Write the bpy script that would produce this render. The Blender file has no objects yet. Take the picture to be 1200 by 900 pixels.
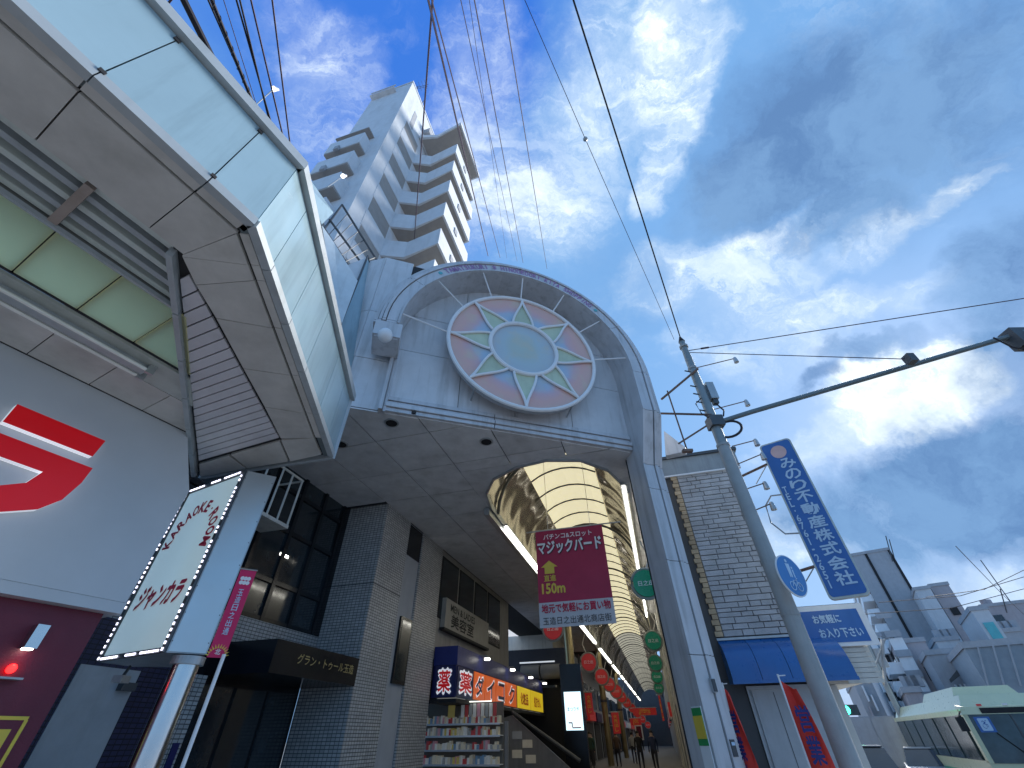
import bpy, bmesh, math, random
from mathutils import Vector, Matrix
R = math.radians
rnd = random.Random(7)
SC = bpy.context.scene
COL = SC.collection
V3 = Vector

# ------------------------------------------------------------------ camera
CAM_H = 1.5
F, CX, CY = 486.0, 600.0, 450.0
up_ = V3((-8.0, -569.0, 486.0)).normalized()
fw_ = V3((0, 0, 1.0))
fy_ = (fw_ - up_ * fw_.dot(up_)).normalized()
rx_ = fy_.cross(up_)
if rx_.x < 0: rx_ = -rx_
def c2w(d): return V3((d.dot(rx_), d.dot(fy_), d.dot(up_)))
cam_d = bpy.data.cameras.new('camera')
cam = bpy.data.objects.new('camera', cam_d); COL.objects.link(cam)
X, Y, Z = c2w(V3((1, 0, 0))), c2w(V3((0, -1, 0))), c2w(V3((0, 0, -1)))
cam.matrix_world = Matrix(((X.x, Y.x, Z.x, 0), (X.y, Y.y, Z.y, 0), (X.z, Y.z, Z.z, CAM_H), (0, 0, 0, 1)))
cam_d.sensor_width = 36; cam_d.lens = 36 * F / 1200
cam_d.clip_start = 0.05; cam_d.clip_end = 3000
SC.camera = cam
def sight(px, py): return c2w(V3((px - CX, py - CY, F)))

# ------------------------------------------------------------------ light
SC.view_settings.view_transform = 'Standard'; SC.view_settings.look = 'None'
SC.view_settings.exposure = 0.72; SC.view_settings.gamma = 1.0
SUN_AZ, SUN_EL = 50.0, 27.0
sd = bpy.data.lights.new('sun', 'SUN'); sd.energy = 4.0; sd.angle = R(25); sd.color = (1, .96, .9)
sun = bpy.data.objects.new('sun', sd); COL.objects.link(sun)
sdir = V3((math.sin(R(SUN_AZ)) * math.cos(R(SUN_EL)), math.cos(R(SUN_AZ)) * math.cos(R(SUN_EL)), math.sin(R(SUN_EL))))
sun.rotation_euler = sdir.to_track_quat('Z', 'Y').to_euler(); sun.location = sdir * 60

W = bpy.data.worlds.new('World'); SC.world = W; W.use_nodes = True
nt = W.node_tree; N = nt.nodes; Lk = nt.links; N.clear()
def nd(t, **k):
    n = N.new(t)
    for a, b in k.items(): setattr(n, a, b)
    return n
wout = nd('ShaderNodeOutputWorld'); bg = nd('ShaderNodeBackground'); Lk.new(bg.outputs[0], wout.inputs[0])
bg.inputs[1].default_value = 0.10
sky = nd('ShaderNodeTexSky', sky_type='NISHITA'); sky.sun_disc = False
sky.sun_elevation = R(SUN_EL); sky.sun_rotation = R(SUN_AZ); sky.altitude = 20; sky.air_density = 1.2; sky.dust_density = 1.0
tc = nd('ShaderNodeTexCoord')
def vm(op, a, b=None):
    n = nd('ShaderNodeVectorMath', operation=op)
    for i, s in enumerate((a, b)):
        if s is None: continue
        if hasattr(s, 'links'): Lk.new(s, n.inputs[i])
        else: n.inputs[i].default_value = s
    return n
def mt(op, a, b=None, clamp=False):
    n = nd('ShaderNodeMath', operation=op); n.use_clamp = clamp
    for i, s in enumerate((a, b)):
        if s is None: continue
        if hasattr(s, 'links'): Lk.new(s, n.inputs[i])
        else: n.inputs[i].default_value = s
    return n.outputs[0]
D = vm('NORMALIZE', tc.outputs['Generated']).outputs[0]
def noise(vec, scale, det=6, rough=.55, dist=0.0, color=False):
    n = nd('ShaderNodeTexNoise'); Lk.new(vec, n.inputs['Vector']); n.inputs['Scale'].default_value = scale
    n.inputs['Detail'].default_value = det; n.inputs['Roughness'].default_value = rough; n.inputs['Distortion'].default_value = dist
    return n.outputs['Color' if color else 'Fac']
def mr(v, a, b, c=0.0, d=1.0, smooth=True):
    n = nd('ShaderNodeMapRange'); n.interpolation_type = 'SMOOTHSTEP' if smooth else 'LINEAR'; n.clamp = True
    Lk.new(v, n.inputs[0])
    for i, x in enumerate((a, b, c, d)): n.inputs[1 + i].default_value = x
    return n.outputs[0]
n1 = vm('SUBTRACT', noise(D, 2.6, 7, .6, 0, True), (.5, .5, .5)).outputs[0]
n2 = vm('SUBTRACT', noise(D, 9.0, 6, .6, 0, True), (.5, .5, .5)).outputs[0]
w1 = vm('SCALE', n1); w1.inputs['Scale'].default_value = .22
w2 = vm('SCALE', n2); w2.inputs['Scale'].default_value = .12
DW = vm('ADD', vm('ADD', D, w1.outputs[0]).outputs[0], w2.outputs[0]).outputs[0]
def blob(px, py, rx, ry, ang):
    """an elliptical patch of cloud round a fixed direction of the sky (built from a surveyed bearing and height)"""
    c = sight(px, py).normalized(); ca, sa = math.cos(R(ang)), math.sin(R(ang))
    e1 = sight(px + rx * ca, py + rx * sa).normalized() - c; e2 = sight(px - ry * sa, py + ry * ca).normalized() - c
    e1 -= c * e1.dot(c); e2 -= c * e2.dot(c)
    s1, s2 = e1.length, e2.length
    a = e1 / (s1 * s1); b = e2 / (s2 * s2)
    u = mt('SUBTRACT', vm('DOT_PRODUCT', DW, tuple(a)).outputs['Value'], c.dot(a))
    v = mt('SUBTRACT', vm('DOT_PRODUCT', DW, tuple(b)).outputs['Value'], c.dot(b))
    q = mt('ADD', mt('MULTIPLY', u, u), mt('MULTIPLY', v, v))
    return mr(q, 0.0, 1.9, 1.0, 0.0)
def field(lst):
    acc = None
    for (x, y, rx, ry, an, s) in lst:
        t = mt('MULTIPLY', blob(x, y, rx, ry, an), s)
        acc = t if acc is None else mt('ADD', acc, t)
    return acc
def mixc(f, a, b):
    n = nd('ShaderNodeMix', data_type='RGBA'); n.clamp_factor = True
    if hasattr(f, 'links'): Lk.new(f, n.inputs[0])
    else: n.inputs[0].default_value = f
    for i, s in ((6, a), (7, b)):
        if hasattr(s, 'links'): Lk.new(s, n.inputs[i])
        else: n.inputs[i].default_value = (s[0] * 10, s[1] * 10, s[2] * 10, 1)
    return n.outputs[2]
deep = field([(430, 60, 210, 230, 20, 1.0), (500, -60, 200, 160, 0, .7)])
base = mixc(mt('ADD', mt('MULTIPLY', deep, .95), 0.0, True), (.125, .285, .545), (.026, .128, .50))
base = mixc(.10, base, sky.outputs[0])
wisp = mr(noise(D, 3.2, 8, .66, .6), .44, .74)
fine = mr(noise(DW, 12.0, 10, .72, .5), .40, .64)
streak_v = nd('ShaderNodeMapping'); Lk.new(DW, streak_v.inputs[0]); streak_v.inputs['Rotation'].default_value = (.3, .2, .9); streak_v.inputs['Scale'].default_value = (3.5, 15, 8)
strk = mr(noise(streak_v.outputs[0], 1.0, 9, .68, .8), .42, .66)
wfield = field([(800, 50, 46, 95, 8, 1.05), (778, 175, 22, 60, 14, .85), (720, 60, 60, 110, 10, .42), (660, 190, 80, 110, 25, .34),
                (850, 330, 90, 34, -14, .62), (770, 320, 50, 36, 0, .45), (930, 275, 90, 16, -26, .66), (1040, 262, 90, 22, -34, .60), (1118, 215, 24, 22, 0, .6), (1150, 205, 36, 10, -25, .4),
                (1045, 450, 74, 52, -38, 2.4), (985, 350, 130, 24, -8, .60), (870, 390, 100, 44, -10, .50), (960, 510, 110, 26, -30, .34),
                (1130, 690, 70, 22, -10, .55), (920, 640, 40, 70, 60, 1.0), (385, 130, 60, 80, 20, .36), (330, 30, 40, 60, 0, .34), (560, 120, 40, 120, 0, .34),
                (600, 250, 90, 50, 0, .46)])
white = mt('MULTIPLY', wfield, mt('ADD', mt('ADD', mt('MULTIPLY', wisp, .45), mt('MULTIPLY', strk, .65)), mt('ADD', mt('MULTIPLY', fine, .25), .24)))
white = mt('ADD', white, mt('MULTIPLY', mt('MULTIPLY', wisp, strk), .22), True)
col = mixc(white, base, (.62, .70, .76))
dfield = field([(900, 185, 130, 85, -28, 1.05), (1020, 120, 190, 95, -22, .85), (850, 235, 80, 55, -35, .7), (980, 262, 85, 24, -24, .95), (1160, 110, 150, 130, 0, .75),
                (1175, 330, 70, 75, 0, .95), (1005, 400, 75, 14, -8, .85), (945, 437, 36, 14, -20, .85), (1175, 425, 70, 40, -20, .9), (1150, 530, 150, 66, -25, 1.1),
                (1050, 580, 140, 70, -30, 1.1), (1180, 615, 110, 60, 0, 1.0), (720, 330, 70, 60, 0, .2), (1000, 640, 120, 40, 0, .5)])
dark = mt('MULTIPLY', dfield, mt('ADD', mt('ADD', mt('MULTIPLY', noise(DW, 4.0, 8, .62, .4), .75), mt('MULTIPLY', fine, .22)), .34), True)
dcol = mixc(mr(noise(DW, 5.5, 8, .65, .3), .35, .65), (.080, .165, .33), (.13, .245, .43))
col = mixc(dark, col, dcol)
Lk.new(col, bg.inputs[0])

# ------------------------------------------------------------------ materials
MC = {}
def mat(name, color=(.5, .5, .5), rough=.6, metal=0.0, var=.10, vs=2.5, dirt=0.0, bump=0.0, bs=30, emit=0.0, spec=.5, ecol=None, streak=6.0, coat=0, bdet=5):
    if name in MC: return MC[name]
    m = bpy.data.materials.new(name); m.use_nodes = True; t = m.node_tree; n = t.nodes; l = t.links
    b = n['Principled BSDF']; b.inputs['Roughness'].default_value = rough; b.inputs['Metallic'].default_value = metal
    b.inputs['Specular IOR Level'].default_value = spec
    if coat: b.inputs['Coat Weight'].default_value = coat; b.inputs['Coat Roughness'].default_value = .1
    g = n.new('ShaderNodeNewGeometry')
    def nz(sc, det=5, mul=(1, 1, 1)):
        mp = n.new('ShaderNodeMapping'); mp.inputs['Scale'].default_value = mul; l.new(g.outputs['Position'], mp.inputs[0])
        x = n.new('ShaderNodeTexNoise'); x.inputs['Scale'].default_value = sc; x.inputs['Detail'].default_value = det; x.inputs['Roughness'].default_value = .6
        l.new(mp.outputs[0], x.inputs['Vector']); return x.outputs['Fac']
    def ramp(f, lo, hi, c0, c1):
        r = n.new('ShaderNodeValToRGB'); r.color_ramp.elements[0].position = lo; r.color_ramp.elements[1].position = hi
        r.color_ramp.elements[0].color = (*c0, 1); r.color_ramp.elements[1].color = (*c1, 1); l.new(f, r.inputs[0]); return r.outputs[0]
    c0 = [max(0, c * (1 - var)) for c in color]; c1 = [min(1, c * (1 + var)) for c in color]
    cc = ramp(nz(vs), .3, .7, c0, c1)
    oi = n.new('ShaderNodeObjectInfo')
    hv = n.new('ShaderNodeHueSaturation'); mm = n.new('ShaderNodeMapRange'); l.new(oi.outputs['Random'], mm.inputs[0])
    mm.inputs[3].default_value = 1 - var * .5; mm.inputs[4].default_value = 1 + var * .5
    l.new(mm.outputs[0], hv.inputs['Value']); l.new(cc, hv.inputs['Color']); cc = hv.outputs[0]
    if dirt:
        s = ramp(nz(1.0, 6, (streak, streak, .5)), .5, .78, (1, 1, 1), (1 - dirt, 1 - dirt * 1.02, 1 - dirt * 1.08))
        mx = n.new('ShaderNodeMix'); mx.data_type = 'RGBA'; mx.blend_type = 'MULTIPLY'; mx.inputs[0].default_value = 1
        l.new(cc, mx.inputs[6]); l.new(s, mx.inputs[7]); cc = mx.outputs[2]
    l.new(cc, b.inputs['Base Color'])
    rr = n.new('ShaderNodeMapRange'); l.new(nz(vs * 3), rr.inputs[0]); rr.inputs[3].default_value = max(0, rough - .08); rr.inputs[4].default_value = min(1, rough + .12)
    l.new(rr.outputs[0], b.inputs['Roughness'])
    if bump:
        bp = n.new('ShaderNodeBump'); bp.inputs['Strength'].default_value = bump; bp.inputs['Distance'].default_value = .02
        l.new(nz(bs, bdet), bp.inputs['Height']); bp.inputs['Distance'].default_value = .02 if bdet else .25; l.new(bp.outputs[0], b.inputs['Normal'])
    if emit:
        b.inputs['Emission Color'].default_value = (*(ecol or color), 1); b.inputs['Emission Strength'].default_value = emit
    MC[name] = m; m['cc'] = 1
    return m
def tilemat(name, c, mortar, w, h, axis_rot, rough=.35, var=.15, offset=0.0):
    """small wall tiles, too small in the picture to be pieces: brick texture with relief"""
    if name in MC: return MC[name]
    m = bpy.data.materials.new(name); m.use_nodes = True; t = m.node_tree; n = t.nodes; l = t.links; b = n['Principled BSDF']
    g = n.new('ShaderNodeNewGeometry'); rt = n.new('ShaderNodeVectorRotate'); rt.rotation_type = 'Z_AXIS'; rt.inputs['Angle'].default_value = axis_rot
    l.new(g.outputs['Position'], rt.inputs['Vector']); sp = n.new('ShaderNodeSeparateXYZ'); l.new(rt.outputs[0], sp.inputs[0])
    # horizontal coordinate: x+y of the rotated frame works on both wall directions
    ad = n.new('ShaderNodeMath'); ad.operation = 'ADD'; l.new(sp.outputs[0], ad.inputs[0]); l.new(sp.outputs[1], ad.inputs[1])
    cb = n.new('ShaderNodeCombineXYZ'); l.new(ad.outputs[0], cb.inputs[0]); l.new(sp.outputs[2], cb.inputs[1])
    br = n.new('ShaderNodeTexBrick'); l.new(cb.outputs[0], br.inputs['Vector']); br.inputs['Scale'].default_value = 1; br.offset = offset
    br.inputs['Brick Width'].default_value = w; br.inputs['Row Height'].default_value = h; br.inputs['Mortar Size'].default_value = h * .13
    br.inputs['Mortar Smooth'].default_value = .2
    br.inputs['Color1'].default_value = (*[x * (1 - var) for x in c], 1); br.inputs['Color2'].default_value = (*[min(1, x * (1 + var)) for x in c], 1); br.inputs['Mortar'].default_value = (*mortar, 1)
    nz = n.new('ShaderNodeTexNoise'); nz.inputs['Scale'].default_value = .9; l.new(g.outputs['Position'], nz.inputs['Vector'])
    hv = n.new('ShaderNodeHueSaturation'); mp = n.new('ShaderNodeMapRange'); mp.inputs[3].default_value = .75; mp.inputs[4].default_value = 1.2
    l.new(nz.outputs['Fac'], mp.inputs[0]); l.new(mp.outputs[0], hv.inputs['Value']); l.new(br.outputs['Color'], hv.inputs['Color']); l.new(hv.outputs[0], b.inputs['Base Color'])
    b.inputs['Roughness'].default_value = rough
    bp = n.new('ShaderNodeBump'); bp.inputs['Strength'].default_value = .6; bp.inputs['Distance'].default_value = .01; bp.invert = True
    l.new(br.outputs['Fac'], bp.inputs['Height']); l.new(bp.outputs[0], b.inputs['Normal'])
    MC[name] = m; return m

PANEL = mat('pale_panel', (.60, .615, .635), .42, var=.07, dirt=.30, bump=.05, bs=3)
FASC = mat('fascia_enamel', (.30, .43, .49), .20, var=.07, vs=1.1, dirt=.22, bump=.04, bs=1.5, coat=.4)
FTRIM = mat('fascia_trim', (.38, .42, .44), .4, .1, var=.06, dirt=.2)
SOFF = mat('soffit_panel', (.52, .51, .485), .62, var=.13, dirt=.26, bump=.05, bs=3, streak=2)
SOFFA = mat('arch_soffit_panel', (.62, .615, .62), .6, var=.11, dirt=.26, streak=2)
DARKJ = mat('dark_joint', (.03, .03, .032), .8)
FRAME = mat('arch_cladding', (.56, .56, .575), .38, .15, var=.07, dirt=.34, bump=.04, bs=2)
WHITE = mat('white_paint', (.78, .79, .80), .35, var=.03, dirt=.08)
CREAM = mat('cream_paint', (.62, .60, .54), .5, var=.06, dirt=.25)
TOWER = mat('tower_render', (.62, .65, .68), .7, var=.05, dirt=.16, bump=.1, bs=20, streak=2)
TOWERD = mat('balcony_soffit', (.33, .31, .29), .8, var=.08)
STEEL = mat('galvanised_steel', (.42, .44, .45), .4, .6, var=.12, dirt=.2)
DSTEEL = mat('dark_steel', (.09, .095, .10), .45, .5)
CHROME = mat('polished_steel', (.62, .62, .60), .16, 1.0, var=.05)
RUST = mat('rusty_steel', (.20, .13, .10), .75, .2, var=.3)
BLACK = mat('black_gloss', (.008, .010, .014), .18)
BLKM = mat('black_matt', (.012, .012, .014), .7)
CABLE = mat('cable_rubber', (.016, .014, .02), .6)
CABR = mat('cable_brown', (.055, .03, .05), .6)
GLASS = mat('dark_window_glass', (.018, .026, .032), .06, var=.3, spec=.8)
GLASSG = mat('frosted_green_glass', (.47, .60, .50), .38, var=.05, dirt=.10, streak=1.2)
WALLW = mat('white_sign_wall', (.50, .54, .57), .33, var=.03, bump=.03, bs=1)
MAROON = mat('maroon_wall', (.13, .006, .026), .45, var=.12, bump=.2, bs=60)
REDP = mat('red_acrylic', (.66, .0, .004), .3, emit=.10, ecol=(.9, 0, .01), var=.02)
WLIT = mat('lit_white_edge', (.85, .86, .9), .4, emit=.25, ecol=(.9, .92, 1), var=.02)
REDL = mat('red_print', (.52, .012, .05), .5, var=.06)
WHTL = mat('white_print', (.80, .80, .80), .5, var=.04)
BLUS = mat('blue_sign', (.035, .14, .42), .38, var=.05, dirt=.1)
PALEB = mat('pale_blue_print', (.46, .62, .78), .5, var=.05)
PINKF = mat('faded_pink_print', (.62, .42, .40), .6, var=.12)
SIGNW = mat('lit_sign_face', (.62, .72, .74), .3, emit=.16, ecol=(.62, .85, .9), var=.02)
LED = mat('led_strip', (.9, .9, 1), .4, emit=1.8, ecol=(.80, .80, 1), var=.01)
TUBE = mat('tube_light', (1, 1, 1), .4, emit=7.0, ecol=(1, .97, .86), var=.01)
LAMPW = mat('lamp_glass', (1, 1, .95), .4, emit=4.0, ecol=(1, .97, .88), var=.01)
REDLED = mat('red_lamp', (1, 0, 0), .4, emit=5.0, ecol=(1, .01, .01), var=.01)
BROWNM = mat('mirror_steel_ceiling', (.50, .46, .41), .15, .75, var=.10, vs=1.0, bump=.9, bs=1.1, bdet=0)
YEL = mat('yellow_roof_sheet', (.84, .78, .54), .5, emit=.42, ecol=(1, .92, .62), var=.10, vs=3)  # emission stands in for daylight coming through the sheet
YEL2 = mat('grey_roof_sheet', (.62, .62, .55), .5, emit=.24, ecol=(.85, .84, .70), var=.10, vs=3)  # weaker glow in place of daylight, for the far bays
STONEM = mat('grey_stone', (.45, .45, .455), .8, var=.18, bump=.6, bs=40)
BRICKM = mat('ochre_brick', (.46, .34, .21), .8, var=.25, bump=.4, bs=60)
MORTAR = mat('mortar', (.10, .10, .10), .9)
BLUAWN = mat('blue_awning_sheet', (.02, .12, .36), .28, var=.06, dirt=.12, coat=.2)
CONC = mat('pole_concrete', (.33, .35, .35), .75, var=.12, dirt=.2, bump=.25, bs=60)
REDFLAG = mat('red_flag_cloth', (.70, .045, .03), .8, var=.08)
NAVY = mat('navy_print', (.02, .025, .16), .6)
ORANGE = mat('orange_sign_panel', (.72, .13, .02), .35, emit=.20, ecol=(.95, .17, .03), var=.05)
YELS = mat('yellow_sign_panel', (.8, .58, .03), .35, emit=.24, ecol=(1, .72, .03), var=.05)
NAVYS = mat('navy_sign_panel', (.012, .016, .10), .3, var=.05)
MARB = mat('banner_maroon', (.26, .016, .05), .55, emit=.03, ecol=(.5, .02, .1), var=.10)
MARW = mat('banner_white', (.58, .55, .55), .55, var=.05)
YELP = mat('yellow_print', (.72, .52, .06), .5, var=.06)
GREEN = mat('green_sign_disc', (.01, .22, .11), .25, emit=.05, var=.08)
REDD = mat('red_sign_disc', (.50, .03, .03), .35, emit=.06, ecol=(.8, .04, .03), var=.08)
BUSP = mat('cream_bus_paint', (.62, .63, .40), .28, var=.04, coat=.3)
ASPH = mat('asphalt', (.05, .05, .052), .9, var=.2, bump=.4, bs=80)
PAVE = mat('pavement_concrete', (.36, .355, .34), .85, var=.15, bump=.3, bs=50)
LINE = mat('road_paint', (.7, .7, .68), .7, dirt=.2)
GOLD = mat('brass_column', (.42, .34, .18), .3, .7, var=.12)
SHUT = mat('shutter_metal', (.40, .43, .45), .5, .2, dirt=.15)
BWHT = mat('building_white', (.52, .54, .56), .8, var=.05, dirt=.12)
BGRY = mat('building_grey', (.36, .375, .40), .8, var=.06, dirt=.12)
BPNK = mat('building_mauve', (.38, .35, .365), .8, var=.06, dirt=.1)
GREENP = mat('green_poster', (.02, .30, .08), .5)
PINKP = mat('sun_pink', (.72, .36, .33), .42, var=.20, vs=1.6, dirt=.2)
BLUEP = mat('sun_blue', (.34, .50, .66), .42, var=.14, vs=2)
GRNP = mat('sun_green', (.52, .60, .44), .42, var=.12, vs=2, dirt=.15)
CLOUDP = mat('sun_centre', (.42, .53, .58), .42, var=.10, vs=2)
PURP = mat('letter_purple', (.36, .20, .40), .6, var=.12)
CYANP = mat('letter_cyan', (.10, .42, .45), .6)
TILE = tilemat('grey_mosaic_tile', (.46, .46, .45), (.12, .12, .12), .105, .062, -R(90 - 15.5) + R(90), .35)
TILEB = tilemat('navy_mosaic_tile', (.030, .032, .075), (.01, .01, .02), .105, .062, -R(90 - 15.5) + R(90), .3)

# ------------------------------------------------------------------ mesh tools
class MB:
    def __init__(s): s.v = []; s.f = []; s.m = []; s.cur = 0
    def poly(s, pts):
        i = len(s.v); s.v += [V3(p) for p in pts]; s.f.append(list(range(i, i + len(pts)))); s.m.append(s.cur); return s
    def hexa(s, a, b):      # two rings of equal length -> closed prism
        n = len(a); i = len(s.v); s.v += [V3(p) for p in a] + [V3(p) for p in b]
        s.f.append(list(range(i, i + n))[::-1]); s.f.append(list(range(i + n, i + 2 * n))); s.m += [s.cur] * 2
        for k in range(n):
            s.f.append([i + k, i + (k + 1) % n, i + n + (k + 1) % n, i + n + k]); s.m.append(s.cur)
        return s
    def box(s, x0, x1, y0, y1, z0, z1):
        a = [(x0, y0, z0), (x1, y0, z0), (x1, y1, z0), (x0, y1, z0)]
        return s.hexa(a, [(p[0], p[1], z1) for p in a])
    def prism(s, pts, d):
        d = V3(d); return s.hexa([V3(p) for p in pts], [V3(p) + d for p in pts])
    def tube(s, pts, r, n=6, cap=True):
        pts = [V3(p) for p in pts]; rings = []
        rs = r if isinstance(r, (list, tuple)) else [r] * len(pts)
        for k, p in enumerate(pts):
            t = (pts[min(k + 1, len(pts) - 1)] - pts[max(k - 1, 0)]).normalized()
            a = t.cross(V3((0, 0, 1)));
            if a.length < .05: a = t.cross(V3((1, 0, 0)))
            a.normalize(); b = t.cross(a)
            rings.append([p + (a * math.cos(6.28318 * j / n) + b * math.sin(6.28318 * j / n)) * rs[k] for j in range(n)])
        i = len(s.v)
        for rg in rings: s.v += rg
        for k in range(len(pts) - 1):
            for j in range(n):
                s.f.append([i + k * n + j, i + k * n + (j + 1) % n, i + (k + 1) * n + (j + 1) % n, i + (k + 1) * n + j]); s.m.append(s.cur)
        if cap:
            s.f.append([i + j for j in range(n)][::-1]); s.f.append([i + (len(pts) - 1) * n + j for j in range(n)]); s.m += [s.cur] * 2
        return s
    def ball(s, c, r, n=10, m=6, sc=(1, 1, 1)):
        c = V3(c); i = len(s.v)
        for k in range(m + 1):
            th = math.pi * k / m
            for j in range(n):
                s.v.append(c + V3((math.sin(th) * math.cos(6.28318 * j / n) * sc[0], math.sin(th) * math.sin(6.28318 * j / n) * sc[1], math.cos(th) * sc[2])) * r)
        for k in range(m):
            for j in range(n):
                s.f.append([i + k * n + j, i + (k + 1) * n + j, i + (k + 1) * n + (j + 1) % n, i + k * n + (j + 1) % n]); s.m.append(s.cur)
        return s
    def mesh(s, name, mats, off=(0, 0, 0), smooth=False):
        me = bpy.data.meshes.new(name); o = V3(off)
        me.from_pydata([tuple(p - o) for p in s.v], [], s.f)
        for m_ in (mats if isinstance(mats, (list, tuple)) else [mats]): me.materials.append(m_)
        for k, p in enumerate(me.polygons): p.material_index = s.m[k]; p.use_smooth = smooth
        bm = bmesh.new(); bm.from_mesh(me); bmesh.ops.remove_doubles(bm, verts=bm.verts, dist=1e-5); bmesh.ops.recalc_face_normals(bm, faces=bm.faces); bm.to_mesh(me); bm.free()
        if smooth:
            try: me.set_sharp_from_angle(angle=R(35))
            except Exception: pass
        return me

def frame(az, ox=0, oy=0): return (ox, oy, -R(az))
WF = frame(0); AF = frame(15.5); RF = frame(28); FF = (2.79, 8.62, R(17.3))
def f2w(fr, p):
    c, s = math.cos(fr[2]), math.sin(fr[2]); return V3((fr[0] + p[0] * c - p[1] * s, fr[1] + p[0] * s + p[1] * c, p[2]))
def w2f(fr, p):
    c, s = math.cos(fr[2]), math.sin(fr[2]); x, y = p[0] - fr[0], p[1] - fr[1]; return V3((x * c + y * s, -x * s + y * c, p[2]))
def at_z(px, py, z, fr=WF):
    r = sight(px, py); t = (z - CAM_H) / r.z; return w2f(fr, V3((r.x * t, r.y * t, z)))
def at_d(px, py, d, fr=WF):
    r = sight(px, py); t = d / math.hypot(r.x, r.y); return w2f(fr, V3((r.x * t, r.y * t, CAM_H + r.z * t)))
def at_pl(px, py, fr, x=None, y=None):
    """meets the vertical plane x=const or y=const of a frame"""
    r = sight(px, py); a = w2f(fr, V3((0, 0, CAM_H))); b = w2f(fr, V3((r.x, r.y, CAM_H + r.z))); d = b - a
    t = (x - a.x) / d.x if x is not None else (y - a.y) / d.y
    return a + d * t

class Thing:
    def __init__(s, name, label, cat, fr, base, group=None, structure=False):
        e = bpy.data.objects.new(name, None); COL.objects.link(e); e.empty_display_size = .2
        e.location = f2w(fr, base); e.rotation_euler = (0, 0, fr[2]); s.e = e; s.fr = fr; s.b = V3(base)
        if structure: e['kind'] = 'structure'; e['label'] = label
        else: e['label'] = label; e['category'] = cat
        if group: e['group'] = group
    def part(s, name, mb, m, parent=None, label=None, smooth=False, stuff=False):
        o = bpy.data.objects.new(name, mb.mesh(name, m, s.b, smooth)); COL.objects.link(o); o.parent = parent or s.e
        if label: o['label'] = label
        if stuff: o['kind'] = 'stuff'
        return o
    def text(s, txt, c, ux, uz, w, h, m, name='lettering', bold=.0, parent=None, depth=.004, shear=0, vertical=False, arc=None):
        if vertical:
            n = len(txt); mb = None; ch = h / n
            for i, t in enumerate(txt):
                mb = text_mesh(t, V3(c) + V3(uz) * (h / 2 - ch * (i + .5)), ux, uz, w, ch * .88, bold, depth, shear, mb)
        else: mb = text_mesh(txt, c, ux, uz, w, h, bold, depth, shear)
        return s.part(name, mb, m, parent)
    def glue(s, name, mb, m, **k): return s.part(name, mb, m, **k)
_TC = {}
def glyphs(txt, bold):
    k = (txt, bold)
    if k in _TC: return _TC[k]
    cu = bpy.data.curves.new('t', 'FONT'); cu.body = txt; cu.size = 1; cu.offset = bold; cu.resolution_u = 2
    ob = bpy.data.objects.new('t', cu); COL.objects.link(ob); dg = bpy.context.evaluated_depsgraph_get(); dg.update()
    me = bpy.data.meshes.new_from_object(ob.evaluated_get(dg)); vs = [v.co.copy() for v in me.vertices]; fs = [list(p.vertices) for p in me.polygons]
    bpy.data.objects.remove(ob); bpy.data.curves.remove(cu); bpy.data.meshes.remove(me)
    _TC[k] = (vs, fs); return _TC[k]
def text_mesh(txt, c, ux, uz, w, h, bold=0, depth=.004, shear=0, mb=None):
    mb = mb or MB(); strike = 0
    if bold > .012: strike = min(.045, bold * .9); bold = .006
    vs, fs = glyphs(txt, bold)
    if not vs: return mb
    x0, x1 = min(v.x for v in vs), max(v.x for v in vs); y0, y1 = min(v.y for v in vs), max(v.y for v in vs)
    c, ux, uz = V3(c), V3(ux), V3(uz); un = ux.cross(uz).normalized(); one = len(txt) == 1
    sx = w / max(x1 - x0, .50 if one else 1e-6); sy = h / max(y1 - y0, .55 if one else 1e-6); nch = max(1, len(txt)); e = strike
    offs = [(0, 0)] if e <= 0 else [(-e, 0), (e, 0), (0, e), (0, -e)]
    for q, (ox, oy) in enumerate(offs):
        i = len(mb.v)
        for v in vs:
            a = (v.x - (x0 + x1) / 2) * sx + ox * h * .8; b = (v.y - (y0 + y1) / 2) * sy + oy * h
            mb.v.append(c + ux * (a + shear * b) + uz * b + un * (depth + q * .0009))
        for f in fs: mb.f.append([i + k for k in f]); mb.m.append(mb.cur)
    return mb
def single(name, label, cat, fr, base, mb, m, group=None, kind=None, smooth=False):
    o = bpy.data.objects.new(name, mb.mesh(name, m, base, smooth)); COL.objects.link(o); o.location = f2w(fr, base); o.rotation_euler = (0, 0, fr[2])
    o['label'] = label
    if kind: o['kind'] = kind
    else: o['category'] = cat
    if group: o['group'] = group
    return o
def copy_tree(o, parent=None):
    c = o.copy(); COL.objects.link(c); c.parent = parent
    for ch in [x for x in bpy.data.objects if x.parent == o]: copy_tree(ch, c)
    return c
UX, UY, UZ = V3((1, 0, 0)), V3((0, 1, 0)), V3((0, 0, 1))

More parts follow.
